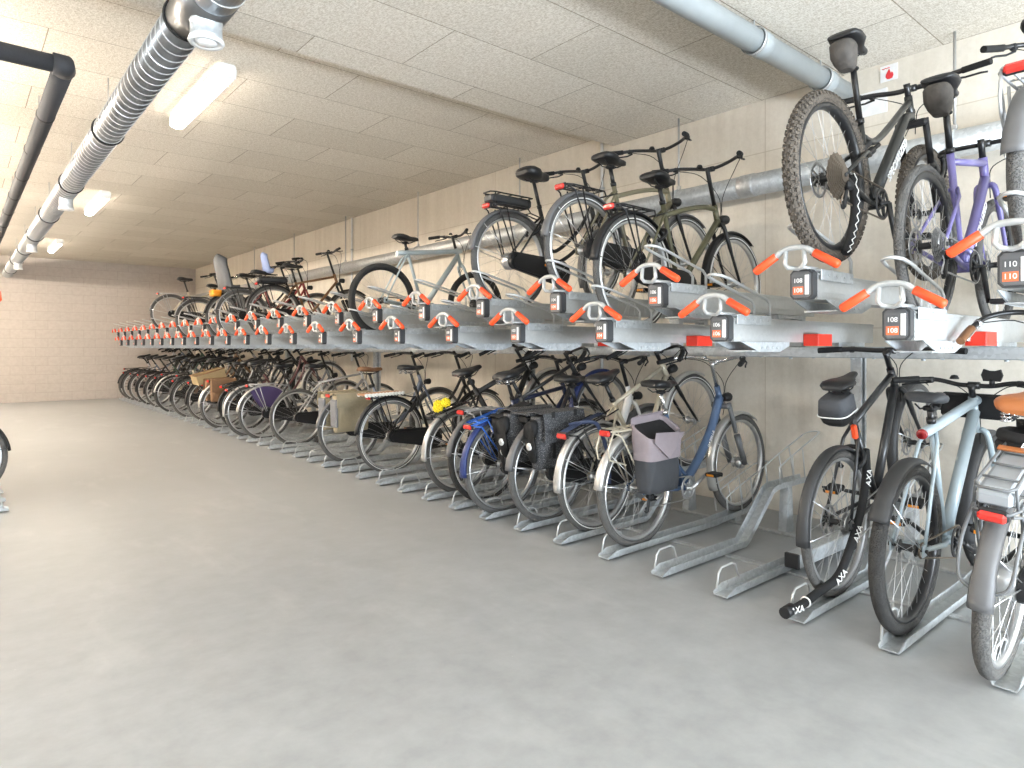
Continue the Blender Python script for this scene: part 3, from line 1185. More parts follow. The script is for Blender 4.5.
def bike(name, label, cat, Y, X, z, group, pitch=0.0, lean=0.0, yaw=0.0, side=1, **spec):
    S = dict(DEF)
    S.update(spec)
    R, tw, wb = S['R'], S['tw'], S['wb']
    P = M[S['paint']]
    FK = M[S['fork'] or S['paint']]
    t = thing(name, label, cat, (X, Y, z), 0, group)
    rot = Matrix.Rotation(yaw + (0 if side > 0 else PI), 4, 'Z') @ Matrix.Rotation(-pitch, 4, 'Y') @ Matrix.Rotation(lean, 4, 'X')
    hub = V(X, Y, z + R)
    mw = Matrix.Translation(hub) @ rot @ Matrix.Translation((0, 0, -R))
    t.location = mw.to_translation()
    t.rotation_euler = mw.to_euler()
    # wheels
    wk = dict(tyre=S['tyre'], rim=S['rim'], spoke=S['spoke'], hub=S['hub'])
    wheel('rear_wheel', R, tw, wk, t, (0, 0, R), S['rear'], S['stripe'], S['depth'], 32, S['disc'], S['cass'])
    wheel('front_wheel', R, tw, wk, t, (wb, 0, R), S['front'], S['stripe'], S['depth'], 32, S['disc'])
    # ---- frame points
    H0 = V(0, 0, R)
    BB = V(.445, 0, .285 + (R - .345))
    sd = V(-math.cos(math.radians(72)), 0, math.sin(math.radians(72)))
    ST = BB + sd * S['size']
    rake = .05

    def axis(zz):
        return V(wb - rake - (zz - R) * .364, 0, zz)
    zc = 2 * R + (.075 if S['susp'] else .035)
    hb = axis(zc + .015)
    ht = axis(max(zc + .13, ST.z + (.05 if S['kind'] in ('diamond', 'race', 'mtb', 'vanmoof') else -.02)))
    k = S['tubes']
    f = MB()
    f.tube([BB, ST], .0155 * k, 12)
    f.tube([BB + V(0, -.036, 0), BB + V(0, .036, 0)], .022, 14)
    f.tube([hb - (ht - hb).normalized() * .01, ht + (ht - hb).normalized() * .01], [.0195] * 2, 14)
    kd = S['kind']
    up = (ht - hb).normalized()
    if kd == 'diamond':
        f.tube([ST - sd * .035, ht - up * .03], .0145 * k, 12)
        f.tube([BB + V(.01, 0, .01), hb + up * .02], .0175 * k, 12)
    elif kd == 'vanmoof':
        f.tube([ST - sd * .04 - V(.12, 0, .012), ST - sd * .04, ht - up * .02, ht - up * .02 + V(.06, 0, .006)], .0235, 14)
        f.tube([BB + V(.01, 0, .01), ht - up * .07], .0265, 14)
    elif kd == 'race':
        f.tube([ST - sd * .05, ht - up * .02], [.015, .018], 12)
        f.tube([BB + V(.005, 0, .005), (BB + hb) / 2 + V(0, 0, .0), hb + up * .03], [.026, .024, .022], 12)
    elif kd == 'mtb':
        f.tube(spline([ST - sd * .07, ST - sd * .07 + V(.18, 0, .02), ht - up * .02], 5), [.015] * 3 + [.017] * 8, 12)
        f.tube([BB + V(.01, 0, .015), hb + up * .03 + V(-.08, 0, -.03), hb + up * .03], [.030, .026, .024], 12)
    elif kd == 'step':
        a = hb + up * .05
        f.tube(spline([a, a + V(-.10, 0, -.20), a + V(-.23, 0, -.36), BB + V(.10, 0, .075), BB + V(.0, 0, .03)], 6), .0265 * k, 14)
        f.tube([BB + sd * .16, BB + V(.06, 0, .05)], .013, 10)
    elif kd == 'lady':
        for dz in (0, .10):
            a = hb + up * (.02 + dz)
            f.tube(spline([a, a + V(-.10, 0, -.16), a + V(-.24, 0, -.30), BB + sd * (.10 + dz * .9) + V(.07, 0, -.005), BB + sd * (.08 + dz * 1.2)], 6), .0145 * k, 12)
    elif kd == 'mixte':
        f.tube([BB + V(.01, 0, .01), hb + up * .02], .0175 * k, 12)
        f.tube([BB + sd * (S['size'] * .62), ht - up * .03], .0145 * k, 12)
    elif kd == 'bow':    # diamond with a gently arched top tube
        a, c = ST - sd * .08, ht - up * .02
        f.tube(spline([a, a * .6 + c * .4 + V(0, 0, .022), c * .75 + a * .25 + V(0, 0, .025), c], 5), .0165 * k, 12)
        f.tube([BB + V(.01, 0, .01), hb + up * .02], .0215 * k, 12)
    sst = ST - sd * (.05 if kd not in ('step', 'lady') else .08)
    if kd == 'race':
        sst = ST - sd * .17
    for sy in (-1, 1):
        f.tube([H0 + V(0, sy * .062, 0), H0 + V(.06, sy * .055, .0) * 1 + V(0, 0, (BB.z - R) * .12), BB + V(-.09, sy * .03, 0), BB + V(-.01, sy * .018, 0)], [.008, .010, .0115, .0115], 8)
        if kd == 'mtb':
            f.tube([H0 + V(0, sy * .066, 0), BB + sd * .24 + V(-.05, sy * .035, 0), BB + sd * .24 + V(.02, sy * .02, .0)], .010, 8)
        else:
            f.tube([H0 + V(0, sy * .062, 0), sst + V(-.05, sy * .035, -.05), sst + V(-.0, sy * .014, 0)], [.007, .0085, .0085], 8)
        f.box(H0 + V(.0, sy * .062, 0), (.045, .006, .05), None, .002)
    fr = obj('frame', f, P, t)
    if kd == 'mtb':     # rear shock
        s0, s1 = BB + sd * .24 + V(.03, 0, .01), ST - sd * .07 + V(.20, 0, .0)
        obj('rear_shock', MB().tube([s0, s0 + (s1 - s0) * .45], .019, 12).tube([s0 + (s1 - s0) * .4, s1], .010, 10), M['black_matte'], t)
        obj('rocker_link', MB().box(BB + sd * .26 + V(-.01, 0, .02), (.10, .05, .03), Matrix.Rotation(-.5, 3, 'Y'), .006), M['black_matte'], t)
    # ---- fork
    b = MB()
    cr = axis(zc)
    sp = tw / 2 + .022
    fh = V(wb, 0, R)
    if S['susp']:
        b.box(cr, (.05, 2 * sp + .05, .035), None, .01)
        for sy in (-1, 1):
            b.tube([cr + V(0, sy * (sp + .012), .02), fh * .45 + cr * .55 + V(-.005, sy * (sp + .012), 0)], .016, 12)
            b.tube([fh * .5 + cr * .5 + V(-.003, sy * (sp + .012), 0), fh + V(-.01, sy * (sp + .012), 0)], [.022, .019], 12)
    else:
        for sy in (-1, 1):
            b.tube(spline([cr + V(0, sy * .018, .012), cr + V(.004, sy * sp, -.02), cr * .5 + fh * .5 + V(-.012, sy * (sp + .008), 0), fh + V(0, sy * .052, 0)], 4), [.015] * 4 + [.014] * 4 + [.010] * 4 + [.008], 10)
        b.tube([cr + V(0, 0, -.005), cr + V(0, 0, .02) * 1 + up * .0], .021, 12)
    b.tube([cr, hb], .017, 12)
    obj('fork', b, FK if not S['susp'] else M[S.get('suspm', 'black_matte')], t)
    # ---- mudguards
    if S['fender']:
        fm = M[S['fender']]
        a0 = S['fend0'] if S['fend0'] is not None else math.radians(18)
        o = obj('rear_mudguard', lambda: fender_mb(R, tw, a0, math.radians(S['fend1']), flap=True), fm, t, (0, 0, R), key=('rf', R, tw, a0, S['fend1']))
        obj('mudguard_stay', lambda: stays_mb(R, tw, (math.radians(min(168, S['fend1'] - 4)), math.radians(138))), M['spoke_black'] if S['fender'] == 'fender_black' else M['rim_silver'], o, key=('rs', R, tw, S['fend1']))
        o = obj('front_mudguard', lambda: fender_mb(R, tw, math.radians(52), math.radians(204), flap=True), fm, t, (wb, 0, R), key=('ff', R, tw))
        obj('mudguard_stay', lambda: stays_mb(R, tw, (math.radians(196), math.radians(150))), M['spoke_black'] if S['fender'] == 'fender_black' else M['rim_silver'], o, key=('fs', R, tw))
    # ---- saddle and post
    SD = BB + sd * ((S['zs'] - .055 - BB.z) / sd.z)
    obj('seat_post', MB().tube([ST - sd * .02, SD + V(0, 0, .005)], .0135, 12).tube([ST - sd * .012, ST + sd * .012], .019, 12), M['chrome'] if S['stemm'] == 'chrome' else M['black_paint'], t)
    sm = M[S['saddle']]
    o = obj('saddle', lambda: saddle_mb(.27, S['swid'], S['sth']), sm, t, (SD.x, 0, S['zs']), key=('sad', S['swid'], S['sth']))
    obj('saddle_rail', lambda: saddle_rails_mb(S['springs']), M['chrome'] if S['springs'] else M['black_matte'], o, key=('srail', S['springs']))
    # ---- stem and bars
    zb = S['zb']
    st0 = ht + up * .0
    flatbar = S['bar'] in ('flat', 'drop')
    stt = ht + up * ((zb - ht.z) / up.z)
    cl = stt + (V(.06, 0, .01) if flatbar else V(.035, 0, .015))
    obj('stem', MB().tube([st0, stt - up * .005, stt + up * .02], [.0145, .0145, .0165], 12).tube([stt, cl], .015, 10).tube([cl + V(0, -.025, 0), cl + V(0, .025, 0)], .0185, 12), M[S['stemm']], t)
    half, gl, br_ = bars(S['bar'])
    rb = Matrix.Rotation(S['barrot'], 3, 'Z')
    half = [rb @ Vector(p) for p in half]
    path = spline(half, 5)
    full = [V(p.x, -p.y, p.z) if not S['barrot'] else None for p in reversed(path[1:])]
    if S['barrot']:
        other = [rb @ V(p[0], -p[1], p[2]) for p in bars(S['bar'])[0]]
        path2 = spline(other, 5)
    else:
        path2 = [V(p.x, -p.y, p.z) for p in path]
    hbx = obj('handlebar', MB().tube([cl + p for p in list(reversed(path2))[:-1] + path], .0115 if S['bar'] != 'flat' else .0135, 10), M['black_paint'] if S['stemm'] != 'chrome' else M['chrome'], t)
    for q in (path, path2):
        if gl:
            tp = tail_path(q, gl)
            obj('grip', MB().tube([cl + p for p in tp] + [cl + tp[-1] + (tp[-1] - tp[-2]).normalized() * .004], .0165, 10), M[S['gripm']], hbx)
            t2 = tail_path(q, gl + .05)[0]
            e = tp[0]
            d = (tp[-1] - tp[0]).normalized()
            fwd = V(.045, 0, -.022)
            obj('brake_lever', MB().tube([cl + t2, cl + t2 + fwd * .7, cl + e + fwd, cl + e + d * .07 + fwd * 1.05, cl + e + d * .10 + fwd * 1.2], [.008, .007, .0055, .0055, .005], 8)
                .box(cl + t2 + fwd * .15, (.035, .03, .03), None, .006), M['black_plastic'] if S['bar'] != 'dutch' else M['chrome'], hbx)
        else:
            i = len(path) * 3 // 7
            obj('brake_hood', MB().tube([cl + q[i] + V(-.01, 0, .0), cl + q[i] + V(.05, 0, .01), cl + q[i] + V(.085, 0, .045)], [.014, .017, .013], 10)
                .tube([cl + q[i] + V(.075, 0, .02), cl + q[i] + V(.09, 0, -.04), cl + q[i] + V(.06, 0, -.10)], [.008, .006, .005], 8), M['black_rubber'], hbx)
    if S['bell']:
        obj('bell', MB().lathe([(0, .022), (.014, .018), (.020, .006), (.021, 0), (0, 0)], 14, cl + V(-.0, .085, .028), 'z'), M['chrome'] if S['stemm'] == 'chrome' else M['black_plastic'], hbx)
    if S['cable']:
        b = MB()
        for q, off in ((path, .012), (path2, -.012)):
            if gl:
                t2 = tail_path(q, gl + .06)[0]
            else:
                t2 = q[len(path) * 3 // 7] + V(.06, 0, .01)
            b.tube(spline([cl + t2 + V(.02, 0, -.01), cl + t2 * .55 + V(.11, 0, -.03), V((cr.x + cl.x) / 2 + .08, off, (cl.z + hb.z) / 2), hb + V(.03, off, .0), cr + V(-.02, off * 2, -.06)], 5), .0026, 5)
        obj('brake_cable', b, M['black_rubber'], t)
    # ---- drive
    cr_ = obj('crankset', chainring(S['case'] == 'full', BB).tube([BB + V(0, -.085, 0), BB + V(0, .08, 0)], .010, 10)
              .tube([BB + V(0, -.08, 0), BB + V(.17 * math.cos(S['crank']), -.088, .17 * math.sin(S['crank']))], [.013, .0095], 8, flat=1.0)
              .tube([BB + V(0, .07, 0), BB - V(.17 * math.cos(S['crank']), -.082, .17 * math.sin(S['crank']))], [.013, .0095], 8), M['hub_black'] if S['stemm'] != 'chrome' else M['hub_silver'], t)
    for sg in (-1, 1):
        e = V(.17 * math.cos(S['crank']), 0, .17 * math.sin(S['crank'])) * (-sg)
        e.y = sg * .140
        p_ = obj('pedal', lambda: MB().box((0, 0, 0), (.088, .082, .024), None, .006).tube([(0, -.06, 0), (0, .06, 0)], .006, 6), M['black_plastic'], cr_, BB + e, key='pedal')
        if S['ped'] == 'amber':
            obj('reflector', lambda: MB().box((-.0445, 0, 0), (.004, .05, .014)).box((.0445, 0, 0), (.004, .05, .014)), M['reflector_amber'], p_, key='pedref')
    if S['case'] == 'full':
        def cc():
            pts = []
            r1, r2 = .062, .098
            for i in range(13):
                a = PI / 2 + PI * i / 12
                pts.append((r1 * math.cos(a), R + r1 * math.sin(a)))
            for i in range(15):
                a = -PI / 2 + PI * i / 14
                pts.append((BB.x + r2 * math.cos(a), BB.z + r2 * math.sin(a)))
            b = MB()
            b.prism(list(reversed(pts)), -.072, -.040, 'y')
            inner = [(p[0] * .86 + .02, (p[1] - .31) * .72 + .31) for p in pts]
            b.prism(list(reversed(inner)), -.077, -.072, 'y')
            return b
        obj('chain_case', cc, M['black_plastic'] if not S.get('casem') else M[S['casem']], t, key=('case', R))
    else:
        y = -.052
        r1 = .030 if not S['cass'] else .045
        pts = [V(0, y, R + r1), V(BB.x, y, BB.z + .074)]
        for i in range(1, 8):
            a = PI / 2 - PI * i / 8
            pts.append(V(BB.x + .074 * math.cos(a), y, BB.z + .074 * math.sin(a)))
        pts.append(V(BB.x, y, BB.z - .074))
        if S['cass']:
            pts += [V(.05, y, R - .11), V(.02, y, R - .135), V(-.005, y, R - .115), V(.03, y, R - .065)]
        for i in range(0, 8):
            a = -PI / 2 - PI * i / 8 if not S['cass'] else -PI - PI / 2 * i / 8
            pts.append(V(r1 * math.cos(a), y, R + r1 * math.sin(a)))
        ch = obj('chain', MB().tube(pts, .0042, 5, closed=True), M['cassette_dirty'] if not S['cass'] else M[S['cass'][1]], t)
        if S['cass']:
            obj('derailleur', MB().box((.03, y - .006, R - .09), (.02, .012, .095), Matrix.Rotation(.25, 3, 'Y'), .004).box((.035, y - .02, R - .04), (.05, .03, .04), None, .01)
                .lathe([(0, y - .004), (.018, y - .004), (.018, y + .004), (0, y + .004)], 14, (.02, 0, R - .125)), M['black_plastic'], t)
    # ---- rack
    zr = 2 * R + .03
    if S['rack']:
        rm = M[S['rackm']]
        b = MB()
        x0, x1 = (-.27 if S['rack'] == 'tall' else -.215), .17
        loop = [(x1, .03, zr - .02), (x1 - .05, .06, zr), (x0 + .05, .065, zr), (x0, .045, zr), (x0, -.045, zr), (x0 + .05, -.065, zr), (x1 - .05, -.06, zr), (x1, -.03, zr - .02)]
        b.tube(loop, .0055, 8, True)
        for sy in (-1, 1):
            b.tube([(x1 - .06, sy * .03, zr), (x0, sy * .03, zr)], .0045, 6)
            b.tube([(.01, sy * .07, R), (-.09, sy * .068, zr - .01)], .0055, 8)
            b.tube([(-.0, sy * .07, R), (x0 + .06, sy * .066, zr - .03), (x0 + .01, sy * .05, zr - .01)], .0055, 8)
            b.tube([(x1, sy * .03, zr - .02), sst + V(-.01, sy * .03, -.02)], .005, 6)
        for x in (x0 + .07, x0 + .16, x0 + .25, .11):
            b.tube([(x, -.06, zr), (x, .06, zr)], .0045, 6)
        if S['rack'] == 'ebike':
            loop2 = [(x1, .05, zr + .085), (x0 + .03, .055, zr + .085), (x0, .04, zr + .085), (x0, -.04, zr + .085), (x0 + .03, -.055, zr + .085), (x1, -.05, zr + .085)]
            b.tube(loop2, .0055, 8, True)
            for sy in (-1, 1):
                b.tube([(x0 + .04, sy * .06, zr), (x0 + .03, sy * .055, zr + .085)], .005, 6)
                b.tube([(x1 - .05, sy * .06, zr), (x1 - .03, sy * .05, zr + .085)], .005, 6)
            for x in (-.13, -.02, .09):
                b.tube([(x, -.053, zr + .085), (x, .053, zr + .085)], .0045, 6)
        if S['rack'] == 'tall':
            for sy in (-1, 1):
                b.tube([(x0 + .01, sy * .05, zr), (x0 - .035, sy * .045, zr - .10), (x0 - .02, sy * .045, zr - .16), (-.17, sy * .06, zr - .20)], .0055, 8)
        rk = obj('rear_rack', b, rm, t)
        if S['battery']:
            obj('battery', MB().box((-.01, 0, zr + .045), (.36, .10, .062), None, .014).box((-.195, 0, zr + .043), (.03, .10, .05), None, .01), M[S['battery']], t)
        if S.get('straps'):
            bb = MB()
            for y in (-.02, 0, .02):
                bb.tube([(x1 - .02, y, zr + .008), (-.1, y, zr + .013), (x0 + .01, y, zr + .008)], .004, 5, flat=1.6)
            obj('luggage_strap', bb, M[S['straps']], rk)
        lx = x0 - .012
        lo = obj('rear_light', MB().box((lx, 0, zr - .012), (.022, .080, .034), None, .009), M[S['tail']], t) if S['tail'] else rk
        obj('light_housing', MB().box((lx + .016, 0, zr - .010), (.02, .090, .042), None, .008), M['black_plastic'], lo)
    elif S['fender'] and S['tail']:
        a = math.radians(128)
        obj('rear_light', MB().lathe([(0, -.016), (.022, -.012), (.024, 0), (0, .004)], 16, ((R + .03) * math.cos(a), 0, R + (R + .03) * math.sin(a)), 'x'), M[S['tail']], t)
    if S['lamp']:
        c = cr + V(.075, 0, .055)
        o = obj('headlight', MB().tube([c + V(-.05, 0, 0), c + V(-.03, 0, 0), c + V(.01, 0, 0), c + V(.022, 0, 0)], [.018, .028, .033, .030], 14).tube([cr + V(.01, 0, .02), c + V(-.03, 0, -.01)], .006, 6), M['black_plastic'], t)
        obj('light_lens', MB().lathe([(0, .0), (.027, .0), (.024, .006), (0, .009)], 14, c + V(.022, 0, 0), 'x'), M['light_clear'], o)
    if S['lock']:
        a = math.radians(48)
        c = V((R - .02) * math.cos(a) * 1.0, 0, R + (R - .02) * math.sin(a))
        pts = []
        for i in range(16):
            q = math.radians(-60 + 300 * i / 15)
            pts.append(c + V(-math.sin(a) * 0 + math.cos(a) * .06 * math.sin(q), .055 * math.cos(q) * 1.15, math.sin(a) * .06 * math.sin(q)))
        obj('frame_lock', MB().tube(pts, .012, 8), M['black_plastic'], t)
    if S['stand']:
        obj('kickstand', MB().tube([BB + V(-.13, .03, -.02), BB + V(-.32, .10, -.03 - .0)], .009, 8), M['black_plastic'], t)
    if S['guard']:
        def gd():
            b = MB()
            n = 14
            for sy in (-1, 1):
                pts = []
                for i in range(n + 1):
                    a = math.radians(40 + 85 * i / n)
                    pts.append(((R - .0) * math.cos(a), (R + .0) * math.sin(a)))
                for i in range(n + 1):
                    a = math.radians(125 - 85 * i / n)
                    pts.append((.09 * math.cos(a), .09 * math.sin(a)))
                y = sy * (tw / 2 + .022)
                b.prism(list(reversed(pts)), y - .0015, y + .0015, 'y')
            return b
        obj('skirt_guard', gd, M[S['guard']], t, (0, 0, R), key=('guard', R, tw))
    t['label'] = label
    MX[t.name] = mw
    INFO[t.name] = dict(BB=BB, ST=ST, SD=SD, sd=sd, up=up, hb=hb, ht=ht, cl=cl, zr=zr, cr=cr)
    return t


MX, INFO = {}, {}


def at(t, mb, name, m, label, cat, group=None, loc=(0, 0, 0)):
    """a separate thing resting on bicycle t, given in that bicycle's own axes"""
    o = obj(name, mb, m)
    w_ = MX[t.name] @ Matrix.Translation(loc)
    o.location = w_.to_translation()
    o.rotation_euler = w_.to_euler()
    return tag(o, label, cat, group)


# ------------------------------------------------------------------ trays and rails of the right rack
UP = {0: 'black city bike with red reflector', 1: 'purple road bike', 2: 'dark mountain bike', 5: 'olive city bike', 6: 'khaki city bike', 8: 'black electric bike',
      13: 'pale blue bike', 21: 'brown electric bike', 23: 'dark red bike', 25: 'bike with grey child seat', 29: 'black mother bike', 34: 'cream bike with silver rack'}
LO = {0: 'grey electric bike with tan saddle', 1: 'pale blue-grey bike', 2: 'black trekking bike', 5: 'blue low-step bike', 6: 'sand bike', 7: 'white bike', 8: 'bike with blue rack',
      9: 'navy bike', 10: 'bike with yellow flowers', 13: 'black city bike with slatted rack', 15: 'slate bike with beige pannier', 19: 'silver bike', 21: 'grey bike with purple guard',
      22: 'maroon bike', 24: 'black bike', 25: 'bike with brown panniers', 26: 'bike with straw crate', 28: 'grey bike', 30: 'red-brown bike', 31: 'black omafiets', 33: 'cream bike',
      34: 'black bike', 36: 'dark green bike', 38: 'black bike', 40: 'slate bike', 42: 'silver bike', 43: 'farthest black bike'}
NUM = ['110', '108', '108', '106', '106', '104', '104', '102', '102', '100', '100', '98', '98', '96', '96', '94', '94', '92']
for i in range(NS):
    high = i % 2 == 0
    hh = 'raised' if high else 'low'
    pos = f'{ordinal(i + 1)} from the near end' if i else 'nearest of the row'
    if i in UP:
        lab = f'{hh} upper tray holding the {UP[i]}, {pos}'
    else:
        lab = f'empty {hh} upper tray with orange grips, {pos}'
    make_tray(lab, XT - .02, slot(i) - (.012 if i > 2 else .036), 0, high, NUM[i] if i < len(NUM) else None)
    hr = 'ramped' if high else 'flat'
    if i in LO:
        lab = f'{hr} floor rail under the {LO[i]}, {pos}'
    else:
        lab = f'empty {hr} galvanised floor rail, {pos}'
    floor_rail(lab, XR, slot(i), 0, high)
for k, i in enumerate((1, 3, 5, 7, 9, 11)):
    red_bracket(f'red steel stop bracket on the beam, {ordinal(k + 1)} from the near end', 3.60, slot(i) - .145, 1.220)

# mirrored rack at the left edge of the picture
LX0, LY0 = .30, 6.12
for i in range(8):
    high = i % 2 == 0
    y = LY0 + PITCH * i
    pos = f'{ordinal(i + 1)} from the near end'
    make_tray(f'{"raised" if high else "low"} upper tray of the left rack, {pos}', LX0 - .065, y, PI, high)
    floor_rail(f'{"ramped" if high else "flat"} floor rail of the left rack, {pos}', LX0, y, PI, high)
rack_frame('galvanised two-tier rack frame along the left wall', LX0, -1, LY0 - .3, LY0 + 7 * PITCH + .3, (6.7, 8.6))

# ------------------------------------------------------------------ bikes on the floor
GL, GU = 'bikes parked in the floor rails', 'bikes parked on the upper trays'
PH, PL = math.radians(15.8), math.radians(1.6)


def lower(i, label, X=3.05, **k):
    high = i % 2 == 0
    k.setdefault('zb', .93 if high else 1.04)
    k.setdefault('zs', .94)
    return bike('bicycle', label, 'bicycle', k.pop('Y', slot(i) + .012), X, .018, GL, k.pop('pitch', PH if high else PL), **k)


def upper(i, label, X=3.05, **k):
    z = k.pop('z', (HIGH if i % 2 == 0 else LOW) + .062)
    return bike('bicycle', label, 'bicycle', k.pop('Y', slot(i) + .012), X, z, GU, k.pop('pitch', 0.0), **k)


b0 = lower(0, 'grey electric bike with tan leather saddle and battery rack at the right edge', X=2.90, R=.35, tw=.052, tyre='tyre_dusty', paint='paint_graphite', kind='step', fender='fender_dusty',
           rack='ebike', rackm='grey_plastic', battery='battery_silver', saddle='leather_tan', swid=.19, springs=True, zs=.955, zb=1.09, bar='dutch', gripm='leather_dark', case='full', rear='motor',
           tail='light_red', straps=None, lock=True, lean=.085, fend1=166)
Z0 = INFO[b0.name]['zr']
rk0 = [c for c in b0.children if c.name.startswith('rear_rack')][0]
obj('bumper_tube', MB().tube(spline([(-.10, -.075, Z0 - .02), (-.24, -.078, Z0 - .10), (-.30, -.072, Z0 - .20), (-.315, -.04, Z0 - .235), (-.318, 0, Z0 - .24), (-.315, .04, Z0 - .235), (-.30, .072, Z0 - .20), (-.24, .078, Z0 - .10), (-.10, .075, Z0 - .02)], 4), .006, 8), M['grey_plastic'], rk0)
obj('rack_strip', MB().box((.10, 0, Z0 + .094), (.03, .12, .010), None, .003), M['leather_tan'], rk0)
b1 = lower(1, 'pale blue-grey bike with black mudguards and round red tail light', X=3.05, R=.355, tw=.056, tyre='tyre', rim='rim_black', spoke='spoke_steel', hub='hub_black', paint='paint_paleblue', kind='vanmoof',
           fender='fender_grey', rack=None, tail=None, saddle='saddle_grey', swid=.165, sth=.05, zs=.965, zb=.965, bar='wide', case='none', lamp=False, lock=False, size=.60, front='motor', fend0=math.radians(60), fend1=152, lean=.02, wb=1.10)
b2 = lower(2, 'black trekking bike with saddle bag and chain lock through its rear wheel', X=3.25, R=.350, tw=.042, tyre='tyre_dusty', rim='rim_grey', hub='hub_black', paint='paint_charcoal', kind='diamond', tubes=1.25, fender='fender_grey',
           rack=None, tail=None, saddle='saddle_black', swid=.15, sth=.04, zs=.985, zb=.96, bar='flat', case='none', size=.52, disc=True, lamp=False, lock=True, wb=1.06, cass=(.055, 'cassette_steel'), bell=False)
b5 = lower(5, 'blue low-step bike with silver mudguards and open mauve pannier', X=3.13, R=.345, tw=.047, tyre='tyre_dusty', paint='paint_blue', kind='step', tubes=1.1, fender='fender_silver', rack='tall', rackm='paint_cream', tail='light_red',
           saddle='saddle_black', zs=.955, zb=1.055, stemm='chrome', case='none', susp=True, suspm='grey_plastic', wb=1.12, cass=(.055, 'cassette_steel'), front='drum', crank=.45, lock=False)
b6 = lower(6, 'sand coloured city bike with navy strap and black rack', X=3.18, R=.35, tw=.045, tyre='tyre_dusty', paint='paint_sand', kind='diamond', fork='black_paint', stripe=True, fender='fender_silver', rack='city', tail='light_red', zs=.955, zb=.945, straps='cloth_navy')
Z6 = INFO[b6.name]['zr']
b = MB()
pp = spline([(-.10, .05, Z6 + .012), (-.06, 0, Z6 + .016), (-.02, -.075, Z6 + .014), (.02, -.088, Z6 - .03), (.05, -.086, Z6 - .18), (.04, -.084, Z6 - .34), (.02, -.084, Z6 - .42)], 5)
b.tube(pp, .013, 8, flat=.45)
obj('hanging_strap', b, M['cloth_navy'], [c for c in b6.children if c.name.startswith('rear_rack')][0])
b7 = lower(7, 'white city bike carrying a speckled double pannier', X=3.10, R=.35, tw=.045, tyre='tyre_dusty', paint='paint_white', kind='step', tubes=1.15, fender='fender_dusty', zs=.96, zb=1.05, rack='city', tail=None)
b8 = lower(8, 'dark bike with bright blue rack and mudguard', X=3.01, R=.35, tw=.045, tyre='tyre_dusty', paint='paint_charcoal', kind='diamond', fender='fender_blue', rack='city', rackm='paint_bluebright', zs=.955, zb=.93, tail='light_red', springs=True)
b9 = lower(9, 'navy city bike half hidden behind the blue rack', X=3.14, paint='paint_navy', kind='diamond', tubes=1.2, fender='fender_dusty', rack='city', rackm='paint_silver', zs=.94)
b10 = lower(10, 'black bike with chunky frame and yellow flowers tied at its rack', X=3.17, paint='black_paint', kind='diamond', tubes=1.5, tyre='tyre_dusty', fender='fender_silver', rack='city', rackm='black_paint', zs=.95, zb=.96, tail=None)
b13 = lower(13, 'black city bike with red and white slatted rack top', X=3.165, R=.355, paint='black_paint', kind='lady', fender='fender_black', rack='city', tyre='tyre_dusty', stripe=True, zs=.985, zb=1.07, springs=True, tail='light_red')
b15 = lower(15, 'slate grey bike with brown saddle and beige panniers', X=3.11, R=.345, paint='paint_slate', kind='step', tubes=1.0, fender='fender_dusty', saddle='leather_dark', zs=.95, zb=1.06, rack='city', rackm='paint_silver', tyre='tyre_dusty')
b19 = lower(19, 'silver framed bike with black chain case beyond the beige panniers', X=3.17, paint='paint_silver', kind='diamond', fender=None, rack=None, tail=None, tyre='tyre_dusty', zs=.95, zb=1.05, lamp=False)
b21 = lower(21, 'grey city bike with purple skirt guard at its rear wheel', X=3.05, paint='paint_grey', kind='lady', fender='fender_silver', tyre='tyre_dusty', guard='cloth_purple', rack='city', rackm='paint_silver', front='drum', rear='drum', zb=1.06)
far = [(22, 'maroon bike next behind the purple skirt guard', dict(X=3.00, paint='paint_maroon', kind='lady', tyre='tyre_dusty', fender='fender_silver')),
       (24, 'black bike between the purple guard and the brown panniers', dict(X=3.15, paint='black_paint', kind='diamond', bar='flat')),
       (25, 'black bike carrying brown leather panniers', dict(X=3.00, paint='black_paint', kind='lady', tyre='tyre_dusty', fender='fender_silver')),
       (26, 'dark bike carrying a straw coloured crate', dict(X=3.10, paint='paint_charcoal', kind='lady', tyre='tyre_dusty', fender='fender_silver')),
       (28, 'grey bike next beyond the straw crate', dict(X=3.10, paint='paint_grey', kind='step', tyre='tyre_dusty')),
       (30, 'red-brown bike with dusty tyres far along the floor row', dict(X=3.05, paint='paint_brown', kind='lady', tyre='tyre_dusty')),
       (31, 'black upright bike just beyond the red-brown one', dict(X=3.12, paint='black_paint', kind='lady', tyre='tyre_dusty', bar='dutch')),
       (33, 'cream bike far along the floor row', dict(X=3.05, paint='paint_cream', kind='step', fender='fender_silver')),
       (34, 'black bike just beyond the cream bike', dict(X=3.10, paint='black_paint', kind='diamond', tyre='tyre_dusty')),
       (36, 'dark green bike far along the floor row', dict(X=3.10, paint='paint_green', kind='lady', tyre='tyre_dusty')),
       (38, 'black bike next beyond the dark green one', dict(X=3.10, paint='black_paint', kind='diamond')),
       (40, 'slate bike near the far end of the floor row', dict(X=3.10, paint='paint_slate', kind='mixte', tyre='tyre_dusty')),
       (42, 'silver bike second from the far end of the floor row', dict(X=3.10, paint='paint_silver', kind='lady', tyre='tyre_dusty')),
       (43, 'black bike at the far end of the floor row by the back wall', dict(X=3.10, paint='black_paint', kind='lady', tyre='tyre_dusty'))]
FB = {}
for i, lab, k in far:
    k.setdefault('zb', .96 if i % 2 == 0 else 1.05)
    FB[i] = lower(i, lab, cable=False, **k)

